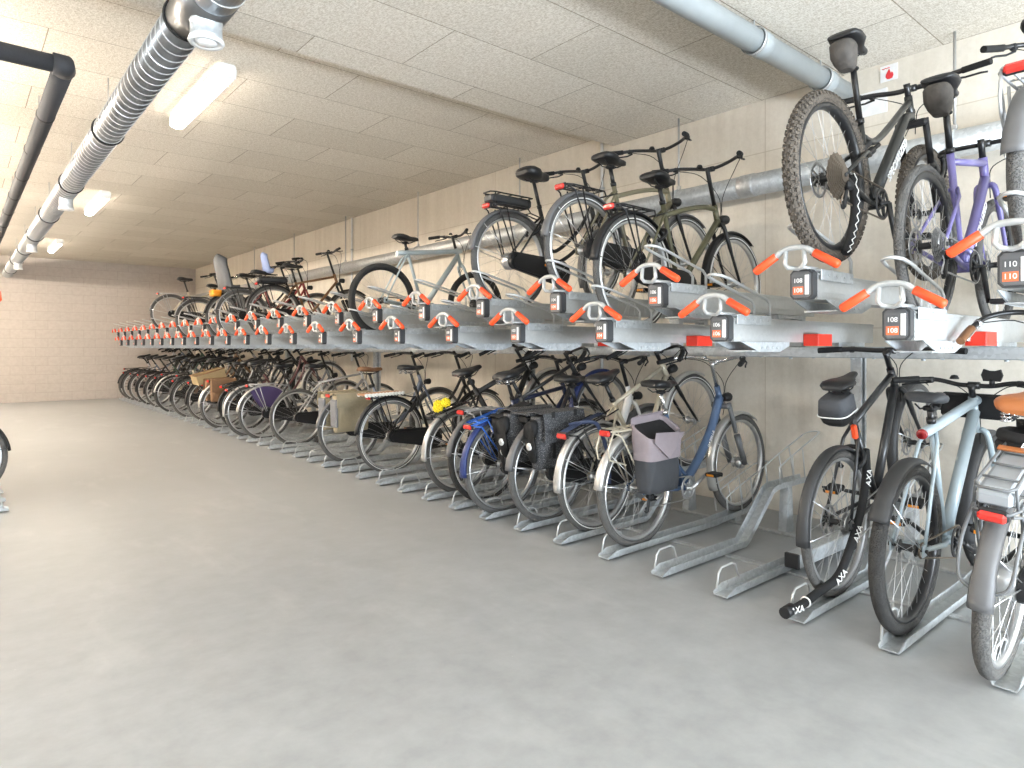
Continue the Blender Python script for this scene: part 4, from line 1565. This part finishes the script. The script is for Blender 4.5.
# ------------------------------------------------------------------ bikes on the upper trays
u0 = upper(0, 'black city bike with big red reflector at the upper right edge', X=3.06, Y=.605, R=.338, tw=.05, tyre='tyre_dusty', paint='paint_charcoal', kind='step', fender='fender_dusty', rack='tall', rackm='paint_silver', zs=.99, zb=1.10, saddle='saddle_black')
u1 = upper(1, 'purple road bike with drop bars and muddy saddle bag', X=3.12, Y=.985, R=.338, tw=.036, tyre='tyre_dusty', rim='rim_black', depth=.030, hub='hub_black', paint='paint_purple', kind='race', fender=None, rack=None, tail=None, saddle='saddle_black',
           swid=.145, sth=.035, zs=1.06, zb=.915, bar='drop', case='none', size=.54, lamp=False, lock=False, wb=1.0, disc=True, cass=(.075, 'cassette_steel'), stemm='black_paint', bell=False, ped='none', crank=-1.2)
u2 = upper(2, 'dark full-suspension mountain bike with muddy knobbly tyres', X=2.93, Y=1.31, z=1.585, R=.372, tw=.060, tyre='tyre_mtb', rim='rim_black', hub='hub_black', paint='paint_graphite', kind='mtb', fender=None, rack=None, tail=None,
           saddle='saddle_black', swid=.15, sth=.04, zs=1.03, zb=1.0, bar='flat', case='none', size=.40, lamp=False, lock=False, wb=1.19, disc=True, cass=(.105, 'cassette_dirty'), susp=True, bell=False, ped='none', crank=-1.25, depth=.026)
u5 = upper(5, 'olive green city bike with black rack and red tail light', X=3.10, R=.352, tw=.044, tyre='tyre_dusty', paint='paint_olive', kind='bow', fork='black_paint', stripe=True, fender='fender_black', rack='city', zs=.955, zb=1.10, barrot=.06, size=.55, crank=.1)
u6 = upper(6, 'khaki city bike behind the olive one with black rack', X=3.07, R=.352, tw=.044, tyre='tyre_dusty', paint='paint_khaki', kind='bow', fork='black_paint', stripe=True, fender='fender_dusty', rack='city', zs=.97, zb=1.125, barrot=.06, size=.55)
u8 = upper(8, 'black electric bike with battery under its rear rack', X=3.08, R=.355, tw=.046, tyre='tyre_dusty', paint='black_paint', kind='lady', fender='fender_dusty', rack='ebike', rackm='black_paint', battery='battery_black', zs=1.02, zb=1.13, rear='motor', hub='hub_silver', swid=.21, sth=.09, tail='light_red', crank=2.9)
u13 = upper(13, 'pale blue bike with straight tubes and black tyres on its own', X=3.08, R=.352, tw=.054, tyre='tyre', rim='rim_black', hub='hub_black', paint='paint_paleblue2', kind='vanmoof', fender=None, rack=None, tail=None, saddle='saddle_black', swid=.165, zs=.965, zb=1.03, bar='wide', case='none', lamp=False, lock=False, size=.60, front='motor', wb=1.10)
u21 = upper(21, 'brown electric bike with black battery rack and tall handlebar', X=3.16, R=.352, paint='paint_brown', kind='diamond', fork='black_paint', fender='fender_black', rack='ebike', battery='battery_black', tyre='tyre_dusty', zs=.98, zb=1.20, bar='flat', susp=True)
u23 = upper(23, 'dark red bike carrying a small pale blue child seat', X=3.0, paint='paint_red', kind='lady', rack='city', tyre='tyre_dusty', fender='fender_dusty', zs=.95, zb=1.12)
u25 = upper(25, 'black bike with grey child seat on its rack', X=3.07, paint='black_paint', kind='lady', tyre='tyre_dusty', rack='city', zs=.97, zb=1.12, fender='fender_black')
u29 = upper(29, 'black upright bike beyond the grey child seat', X=3.03, paint='paint_graphite', kind='lady', tyre='tyre_dusty', rack='city', zs=.92, zb=1.10, bar='dutch', fender='fender_dusty')
u34 = upper(34, 'cream bike with silver rack farthest along the upper row', X=3.05, paint='paint_cream', kind='mixte', tyre='tyre_dusty', rack='city', rackm='paint_silver', fender='fender_dusty', zs=1.0, zb=1.08, swid=.2, sth=.07)

# bikes of the left rack, only their rear ends reach into the picture
l1 = bike('bicycle', 'black bike in the left rack showing only its rear tyre', 'bicycle', LY0 + PITCH, LX0 - .33, .018, 'bikes in the left rack', PL, side=-1, tyre='tyre_dusty', fender='fender_black', rack=None, tail=None, zb=1.05)

# ------------------------------------------------------------------ lettering on frames


def letters(t, txt, size, a, c, off, m='white_ink'):
    """letters along the tube from a to c on the bike's right hand side"""
    d = (c - a).normalized()
    ang = math.atan2(d.z, d.x)
    p = (a + c) / 2
    mt = Matrix.Translation((p.x, -off, p.z)) @ Matrix.Rotation(-ang, 4, 'Y')
    return obj('lettering', move(text_mb(txt, size), mt), M[m], t)


I2 = INFO[u2.name]
letters([c for c in u2.children if c.name.startswith('frame')][0], 'SPECIALIZED', .058, I2['BB'], I2['hb'] + V(-.02, 0, 0), .0305)
I1 = INFO[u1.name]
letters([c for c in u1.children if c.name.startswith('frame')][0], 'SPECIALIZED', .050, I1['BB'], I1['hb'], .0275)
I5 = INFO[b5.name]
letters([c for c in b5.children if c.name.startswith('frame')][0], 'GAZELLE', .030, I5['hb'] + V(-.24, 0, -.33), I5['hb'] + V(-.10, 0, -.11), .0305)

# ------------------------------------------------------------------ things carried by the bikes


def carried(t, name, label, cat, loc, group=None):
    e = thing(name, label, cat, group=group)
    m = MX[t.name] @ Matrix.Translation(loc)
    e.location = m.to_translation()
    e.rotation_euler = m.to_euler()
    return e


def sack(w_, d, h, bulge=.12, n=4.5, tip=.85, wob=.006):
    """upright bag: x length, y depth, z height, origin at top centre"""
    rings = []
    for i in range(11):
        f = i / 10
        z = -h * f
        s = 1 + bulge * math.sin(PI * f) - (1 - tip) * f
        if i == 10:
            s *= .93
        if i == 0:
            s *= .92
        r = ring((0, 0, z), (1, 0, 0), (0, 1, 0), w_ / 2 * (.97 + .03 * s), d / 2 * s, n, 24)
        r = [q + V(0, wob * math.sin(7 * q.x / w_ * 6 + f * 5), wob * .6 * math.sin(q.x * 40)) for q in r]
        rings.append(r)
    return MB().loft(rings)


def flap(w_, d, h, over=.03):
    """lid that comes over the top and down the outer (-y) face"""
    n = 8
    path = [(d / 2, -.01), (d / 2 - .01, .012), (0, .02), (-d / 2 - .008, .012), (-d / 2 - .016, -.02), (-d / 2 - .020, -h * .5), (-d / 2 - .018, -h)]
    rings = []
    for y, z in path:
        hw = w_ / 2 + .006
        rings.append([V(-hw, y, z), V(hw, y, z), V(hw, y, z + .006), V(-hw, y, z + .006)] if abs(z) < .03 else [V(-hw, y, z), V(hw, y, z), V(hw, y - .006, z), V(-hw, y - .006, z)])
    return MB().loft(rings, True, False)


Z5 = INFO[b5.name]['zr']
p = carried(b5, 'pannier_bag', 'mauve and charcoal pannier gaping open on the blue low-step bike', 'bicycle bag', (.02, -.135, Z5 + .035), 'bicycle bags')
obj('bag_body', move(sack(.285, .14, .28, .10, 5, .82), Matrix.Translation((0, 0, -.12))), M['cloth_charcoal'], p)


def mauve():
    """upper band of the bag, its mouth open and sagging on the outer side"""
    b = MB()
    rings = []

    def rr(z, hx, hy, tilt):
        r = ring((0, 0, z), (1, 0, 0), (0, 1, 0), hx, hy, 5, 28)
        return [V(q.x, q.y, q.z + tilt * (q.y / hy * .5 - .5) * .085 + tilt * q.x * .12) for q in r]
    for z, hy, tl in ((-.208, .080, 0), (-.14, .086, 0), (-.09, .090, .4), (-.04, .088, .8), (.012, .082, 1), (.018, .078, 1), (.010, .072, 1), (-.05, .070, .8), (-.09, .066, .4)):
        rings.append(rr(z, .150 if hy > .075 else .141, hy, tl))
    b.loft(rings, False)
    return b


o = obj('upper_panel', mauve(), M['cloth_mauve'], p)
obj('drawn_back_lid', MB().loft([[V(-.145, .075, -.02), V(.145, .075, -.02), V(.145, .069, -.014), V(-.145, .069, -.014)], [V(-.145, .070, .03), V(.145, .075, .035), V(.145, .067, .038), V(-.145, .062, .034)],
                                 [V(-.14, .020, .046), V(.14, .050, .048), V(.14, .048, .054), V(-.14, .018, .052)]], True, False), M['cloth_mauve'], p)
obj('dark_lining', MB().loft([[V(-.135, .065, -.01), V(.135, .065, .0), V(.135, -.062, -.085), V(-.135, -.062, -.10)], [V(-.135, .065, -.016), V(.135, .065, -.006), V(.135, -.062, -.091), V(-.135, -.062, -.106)]], True, False), M['cloth_black'], p)
obj('folded_corner', MB().loft([[V(-.14, -.092, -.10), V(-.13, -.096, -.04), V(-.13, -.100, -.04), V(-.14, -.097, -.10)], [V(-.02, -.102, -.20), V(.14, -.096, -.06), V(.14, -.100, -.06), V(-.02, -.106, -.20)]], True, False), M['cloth_mauve'], p)
obj('snap_button', MB().lathe([(0, -.004), (.006, -.002), (.006, 0), (0, 0)], 10, (.03, -.099, -.135), 'y'), M['reflective_white'], p)

Z7 = INFO[b7.name]['zr']
p = carried(b7, 'pannier_bag', 'black and white speckled double pannier with round reflector on the white bike', 'bicycle bag', (-.06, 0, Z7 + .025), 'bicycle bags')
for sy in (-1, 1):
    b = move(sack(.37, .14, .34, .2, 4, .82), Matrix.Translation((0, sy * .14, -.0)))
    obj('side_bag', b, M['speckle'], p)
    obj('bag_lid', move(flap(.36, .15, .17), Matrix.Translation((0, sy * .145, .004)) @ Matrix.Rotation(PI if sy > 0 else 0, 4, 'Z')), M['speckle'], p)
    obj('end_pocket', MB().loft([ring((-.19, sy * .14, -.07), (0, 1, 0), (0, 0, 1), .045, .05, 3, 14), ring((-.235, sy * .14, -.11), (0, 1, 0), (0, 0, 1), .05, .07, 3, 14), ring((-.20, sy * .14, -.25), (0, 1, 0), (0, 0, 1), .04, .05, 3, 14)]), M['cloth_black'], p)
    obj('reflector_patch', MB().lathe([(0, -.004), (.024, -.003), (.024, .003), (0, .004)], 18, (-.232, sy * .14, -.19), 'x'), M['reflective_white'], p)
obj('rack_sheet', MB().box((0, 0, .006), (.37, .20, .012), None, .003), M['speckle'], p)
for x in (-.10, .10):
    obj('strap', MB().box((x, -.233, -.12), (.028, .006, .30), None, .001), M['cloth_black'], p)

Z8 = INFO[b8.name]['zr']
p = carried(b8, 'pannier_bag', 'smooth black pannier with round white reflector beside the blue rack', 'bicycle bag', (.06, -.135, Z8 + .01), 'bicycle bags')
obj('bag_body', sack(.30, .13, .36, .15, 4, .75), M['cloth_black'], p)
obj('bag_lid', flap(.29, .13, .12), M['cloth_black'], p)
obj('reflector_patch', MB().lathe([(0, -.004), (.024, -.003), (.024, .003), (0, .004)], 18, (-.152, -.02, -.24), 'x'), M['reflective_white'], p)
Z10 = INFO[b10.name]['zr']
p = carried(b10, 'flower_garland', 'bunch of yellow flowers tied to the black bike', 'flowers', (-.10, -.03, Z10 + .025))
for k, c in enumerate((V(-.035, -.01, .02), V(.045, -.012, .035), V(.0, .03, .03))):
    b = MB()
    for q in range(34):
        zz = 1 - 1.75 * (q + .5) / 34
        an = q * 2.39996
        rr = math.sqrt(1 - zz * zz)
        d = V(rr * math.cos(an), rr * math.sin(an), zz)
        u = d.orthogonal().normalized()
        w2 = d.cross(u)
        b.loft([ring(c + d * .018, u, w2, .007, .007, 2, 6), ring(c + d * .033, u, w2, .013, .010, 2, 6), ring(c + d * .041, u, w2, .008, .006, 2, 6)])
    obj('flower', b, M['flower_yellow'], p)
obj('stalks', MB().tube(spline([(-.05, 0, -.03), (.0, .02, -.02), (.06, 0, -.03)], 4), .006, 6), M['paint_green'], p)

Z13 = INFO[b13.name]['zr']
p = carried(b13, 'rack_board', 'red and white scalloped board lying on the black city bike rack', 'rack board', (-.09, 0, Z13 + .012))
obj('board', MB().box((0, 0, .010), (.42, .15, .020), None, .004), M['wood_slat'], p)
for sy in (-1, 1):
    b = MB().box((0, sy * .0765, .012), (.42, .003, .012))
    for k in range(12):
        b.lathe([(0, -.003), (.018, -.003), (.018, .003), (0, .003)], 12, (-.19 + k * .0345, sy * .077, .004), 'y')
    obj('scalloped_edge', b, M['reflective_white'], p)

Z15 = INFO[b15.name]['zr']
for sy, lab in ((-1, 'beige pannier with grey side hanging on the aisle side of the slate bike'), (1, 'beige pannier on the far side of the slate bike')):
    p = carried(b15, 'pannier_bag', lab, 'bicycle bag', (-.05, sy * .14, Z15 + .0), 'bicycle bags')
    obj('bag_body', sack(.36, .14, .37, .12, 4, .85), M['cloth_beige'], p)
    obj('bag_lid', move(flap(.36, .145, .12), Matrix.Rotation(0 if sy < 0 else PI, 4, 'Z')), M['cloth_beige'], p)
    obj('grey_end', MB().box((-.178, 0, -.18), (.03, .135, .28), None, .012), M['cloth_grey'], p)
for i, mt, labs in ((25, 'cloth_brown', ('brown leather pannier hanging on the far black bike', 'brown leather pannier on the hidden side of the far black bike')),):
    for sy, lab in zip((-1, 1), labs):
        p = carried(FB[i], 'pannier_bag', lab, 'bicycle bag', (-.06, sy * .13, INFO[FB[i].name]['zr']), 'bicycle bags')
        obj('bag_body', sack(.33, .12, .30, .1, 5, .9), M[mt], p)
        obj('bag_lid', move(flap(.33, .125, .16), Matrix.Rotation(0 if sy < 0 else PI, 4, 'Z')), M[mt], p)
p = carried(FB[26], 'carrier_crate', 'straw coloured crate on a rear rack in the far floor row', 'crate', (-.10, 0, INFO[FB[26].name]['zr'] + .008))
b = MB()
for sx in (-1, 1):
    b.box((sx * .20, 0, .075), (.012, .30, .14), None, .003)
for sy in (-1, 1):
    b.box((0, sy * .15, .075), (.41, .012, .14), None, .003)
b.box((0, 0, .006), (.40, .30, .010))
obj('crate_body', b, M['straw'], p)
obj('crate_rim', MB().tube([(-.21, -.16, .145), (.21, -.16, .145), (.21, .16, .145), (-.21, .16, .145)], .009, 6, True), M['cloth_brown'], p)

# saddle bags
I = INFO[b2.name]
p = carried(b2, 'saddle_bag', 'boxy black saddle bag with pale piping under the black trekking bike saddle', 'saddle bag', (I['SD'].x - .09, 0, .985 - .075), 'saddle bags')
obj('bag_top', MB().loft([ring((0, 0, .035), (1, 0, 0), (0, 1, 0), .07, .055, 4, 20), ring((0, 0, .025), (1, 0, 0), (0, 1, 0), .082, .064, 4, 20), ring((-.004, 0, -.045), (1, 0, 0), (0, 1, 0), .088, .070, 4, 20)]), M['cloth_charcoal'], p)
obj('bag_base', MB().loft([ring((-.004, 0, -.047), (1, 0, 0), (0, 1, 0), .086, .068, 4, 20), ring((0, 0, -.085), (1, 0, 0), (0, 1, 0), .074, .058, 4, 20), ring((.01, 0, -.105), (1, 0, 0), (0, 1, 0), .058, .045, 4, 20)]), M['cloth_black'], p)
obj('piping', MB().tube(ring((-.004, 0, -.046), (1, 0, 0), (0, 1, 0), .090, .072, 4, 28), .0035, 6, True), M['reflective_white'], p)
o = carried(b2, 'bike_light', 'small red light strapped to the black trekking bike seat stay', 'bicycle light', (.235, -.028, .73))
obj('light_body', MB().box((-.0, 0, 0), (.022, .028, .075), None, .007), M['orange_grip'], o)
obj('clamp_band', MB().box((.012, .005, 0), (.012, .03, .02), None, .003), M['black_rubber'], o)
for bk, zs, lab in ((u2, 1.03, 'muddy grey pouch under the mountain bike saddle'), (u1, 1.06, 'muddy brown pouch under the purple road bike saddle')):
    I = INFO[bk.name]
    p = carried(bk, 'saddle_bag', lab, 'saddle bag', (I['SD'].x - .075, 0, zs - .03), 'saddle bags')
    obj('pouch', MB().loft([ring((.0, 0, .012), (1, 0, 0), (0, 1, 0), .050, .042, 3, 16), ring((-.01, 0, -.01), (1, 0, 0), (0, 1, 0), .062, .052, 3, 16), ring((-.005, 0, -.06), (1, 0, 0), (0, 1, 0), .060, .050, 3, 16),
                            ring((.012, 0, -.088), (1, 0, 0), (0, 1, 0), .050, .042, 3, 16), ring((.02, 0, -.11), (1, 0, 0), (0, 1, 0), .03, .028, 3, 16)]), M['mud_bag'], p)
    obj('mounting_strap', MB().torus(.022, .006, 18, 6, (.085, 0, -.085), 1.0, 'z'), M['black_rubber'], p)

# black sleeve chain lock on the trekking bike, lying along the rail and up through the wheel
yl = slot(2)
t = thing('chain_lock', 'black sleeve chain lock lying in the rail below the black trekking bike', 'bicycle lock', (2.83, yl, .05))
cp = [(2.765, yl + .01, .070), (2.84, yl - .005, .075), (2.98, yl - .02, .105), (3.10, yl - .055, .16), (3.22, yl - .062, .28), (3.33, yl - .066, .44), (3.40, yl - .06, .60), (3.47, yl - .03, .70)]
CP = spline(cp, 6)
o0 = V(2.83, yl, .05)
obj('sleeve', MB().tube([q - o0 for q in CP], .019, 12), M['cloth_black'], t)
obj('lock_cylinder', MB().tube([CP[0] - o0 - V(.035, 0, .004), CP[0] - o0 + V(.03, 0, .0)], .025, 14), M['black_plastic'], t)
obj('pale_band', MB().torus(.021, .004, 20, 6, CP[8] - o0, 1, 'x'), M['reflective_white'], t)
for k in (3, 18, 26, 35):
    q, d = CP[k], (CP[k + 1] - CP[k - 1]).normalized()
    side = V(-.45, -.89, 0)
    side = (side - d * side.dot(d)).normalized()
    upv = side.cross(d) * -1 if (side.cross(d)).z < 0 else side.cross(d)
    rm = Matrix((d, -side, upv)).transposed().to_4x4()
    tm = text_mb('AXA', .041)
    obj('lettering', move(tm, Matrix.Translation(q - o0 + side * .0205) @ rm), M['white_ink'], t)
# chain wrapped round the grey electric bike's seat post
I = INFO[b0.name]
p = carried(b0, 'chain_lock', 'black chain lock coiled under the tan leather saddle', 'bicycle lock', (I['SD'].x - .02, 0, .80))
co = [V(.075 * math.cos(a * .5) * (1 + .1 * math.sin(a)), .075 * math.sin(a * .5), .045 * math.sin(a * .21) - .0) for a in range(0, 40)]
obj('sleeve', MB().tube(co, .021, 10), M['cloth_black'], p)
for an, z in ((200, .03), (235, -.02)):
    a = math.radians(an)
    obj('lettering', move(text_mb('AXA', .036), Matrix.Translation((.101 * math.cos(a), .101 * math.sin(a), z)) @ Matrix.Rotation(a + PI / 2, 4, 'Z')), M['white_ink'], p)

# reflective-zigzag lock on the mountain bike's rear tyre
I = INFO[u2.name]
p = carried(u2, 'folding_strap', 'black strap with white zigzag threads hanging through the mountain bike wheel', 'bicycle lock', (.0, 0, .372))
pts = spline([(.10, -.055, .02), (.13, -.058, -.12), (.11, -.05, -.24), (.06, -.045, -.33)], 6)
obj('strap', MB().tube(pts, .020, 8), M['cloth_black'], p)
zz = [V(q.x + (.012 if i % 2 else -.012) - .010, q.y - .019, q.z) for i, q in enumerate(pts)]
obj('zigzag_thread', MB().tube(zz, .0025, 5), M['reflective_white'], p)

# tail light and pouch of the pale blue-grey bike
I = INFO[b1.name]
q = I['ST'] - I['sd'] * .04 - V(.125, 0, .012)
o = obj('tail_light', MB().lathe([(0, -.010), (.020, -.008), (.0225, 0), (.0225, .006), (0, .008)], 20, q, 'x'), M['light_dark_red'], b1)
p = carried(b1, 'front_pouch', 'flat black pouch behind the handlebar of the pale blue-grey bike', 'pouch', tuple(I['ht'] + V(.085, 0, -.045)))
obj('pouch_body', MB().box((0, 0, 0), (.05, .32, .125), None, .012), M['cloth_black'], p)
obj('side_tab', MB().box((0, .175, -.01), (.02, .04, .05), None, .006).tube([(0, .185, -.01), (0, .21, -.012)], .006, 6), M['cloth_black'], p)
p = carried(b1, 'phone_mount', 'black phone holder clamped on the wide handlebar of the pale bike', 'phone holder', tuple(I['cl'] + V(.0, -.075, .055)))
obj('cradle', MB().prism([(-.035, -.03), (.035, -.03), (.045, 0), (.035, .03), (.012, .022), (-.012, .022), (-.035, .03), (-.045, 0)], -.008, .008, 'x'), M['black_plastic'], p)
obj('mount_clamp', MB().tube([(0, 0, -.02), (0, 0, -.055)], .012, 10), M['black_plastic'], p)

# child seats


def child_seat(t, label, loc, m, feet=True, sc=1.0):
    p = carried(t, 'child_seat', label, 'child seat', loc, 'child seats')
    st = [(.08, .01, .15, .04), (.0, .0, .165, .06), (-.09, .015, .17, .075), (-.14, .07, .17, .075), (-.165, .18, .155, .06), (-.19, .30, .14, .055), (-.21, .38, .13, .06), (-.215, .46, .125, .07), (-.20, .52, .10, .06), (-.185, .55, .06, .04)]
    st = [tuple(q * sc for q in r) for r in st]
    rings = []
    for i, (x, z, w_, th) in enumerate(st):
        a = V(st[min(i + 1, len(st) - 1)][0] - st[max(i - 1, 0)][0], 0, st[min(i + 1, len(st) - 1)][1] - st[max(i - 1, 0)][1]).normalized()
        nn = V(-a.z, 0, a.x) * -1
        r = []
        for k in range(9):
            f = -1 + 2 * k / 8
            r.append(V(x, f * w_, z) + nn * (abs(f) ** 3 * .11 * sc))
        for k in range(8, -1, -1):
            f = -1 + 2 * k / 8
            r.append(V(x, f * w_ * 1.06, z) + nn * (abs(f) ** 3 * .11 * sc - th * .6))
        rings.append(r)
    obj('seat_shell', MB().loft(rings), M[m], p)
    obj('back_pad', MB().loft([ring((-.125 * sc, 0, .12 * sc), (0, 1, 0), (1, 0, .15), .10 * sc, .012, 4, 16), ring((-.175 * sc, 0, .34 * sc), (0, 1, 0), (1, 0, .15), .09 * sc, .012, 4, 16)]), M['cloth_black'], p)
    if feet:
        for sy in (-1, 1):
            o = obj('leg_guard', MB().loft([ring((.03, sy * .16, .02), (1, 0, 0), (0, 1, 0), .06, .03, 3, 14), ring((.07, sy * .19, -.16), (1, 0, 0), (0, 1, 0), .06, .03, 3, 14), ring((.10, sy * .20, -.32), (1, 0, 0), (0, 1, 0), .09, .035, 3, 14)]), M[m], p)
            obj('foot_strap', MB().box((.09, sy * .20, -.27), (.16, .08, .02), None, .004), M['black_rubber'], o)
    obj('mounting_bracket', MB().tube([(.10, .03, -.03), (-.12, .03, -.03), (-.12, -.03, -.03), (.10, -.03, -.03)], .008, 8), M['black_plastic'], p)
    return p


child_seat(u25, 'grey child seat with high headrest on the rack of the upper black bike', (.03, 0, INFO[u25.name]['zr'] - .02), 'seat_grey')
child_seat(u23, 'small pale blue child seat behind the battery rack of the brown bike', (.38, 0, .96), 'seat_blue', False, .5)
p = carried(u25, 'carrier_box', 'small orange plastic box below the grey child seat', 'box', (-.20, 0, INFO[u25.name]['zr'] - .06), None)
obj('box_body', MB().loft([ring((0, 0, -.02), (1, 0, 0), (0, 1, 0), .065, .085, 4, 18), ring((0, 0, .05), (1, 0, 0), (0, 1, 0), .075, .095, 4, 18)]), M['orange_plastic'], p)
obj('box_lid', MB().loft([ring((0, 0, .051), (1, 0, 0), (0, 1, 0), .079, .099, 4, 18), ring((0, 0, .072), (1, 0, 0), (0, 1, 0), .070, .090, 4, 18)]), M['orange_plastic'], p)
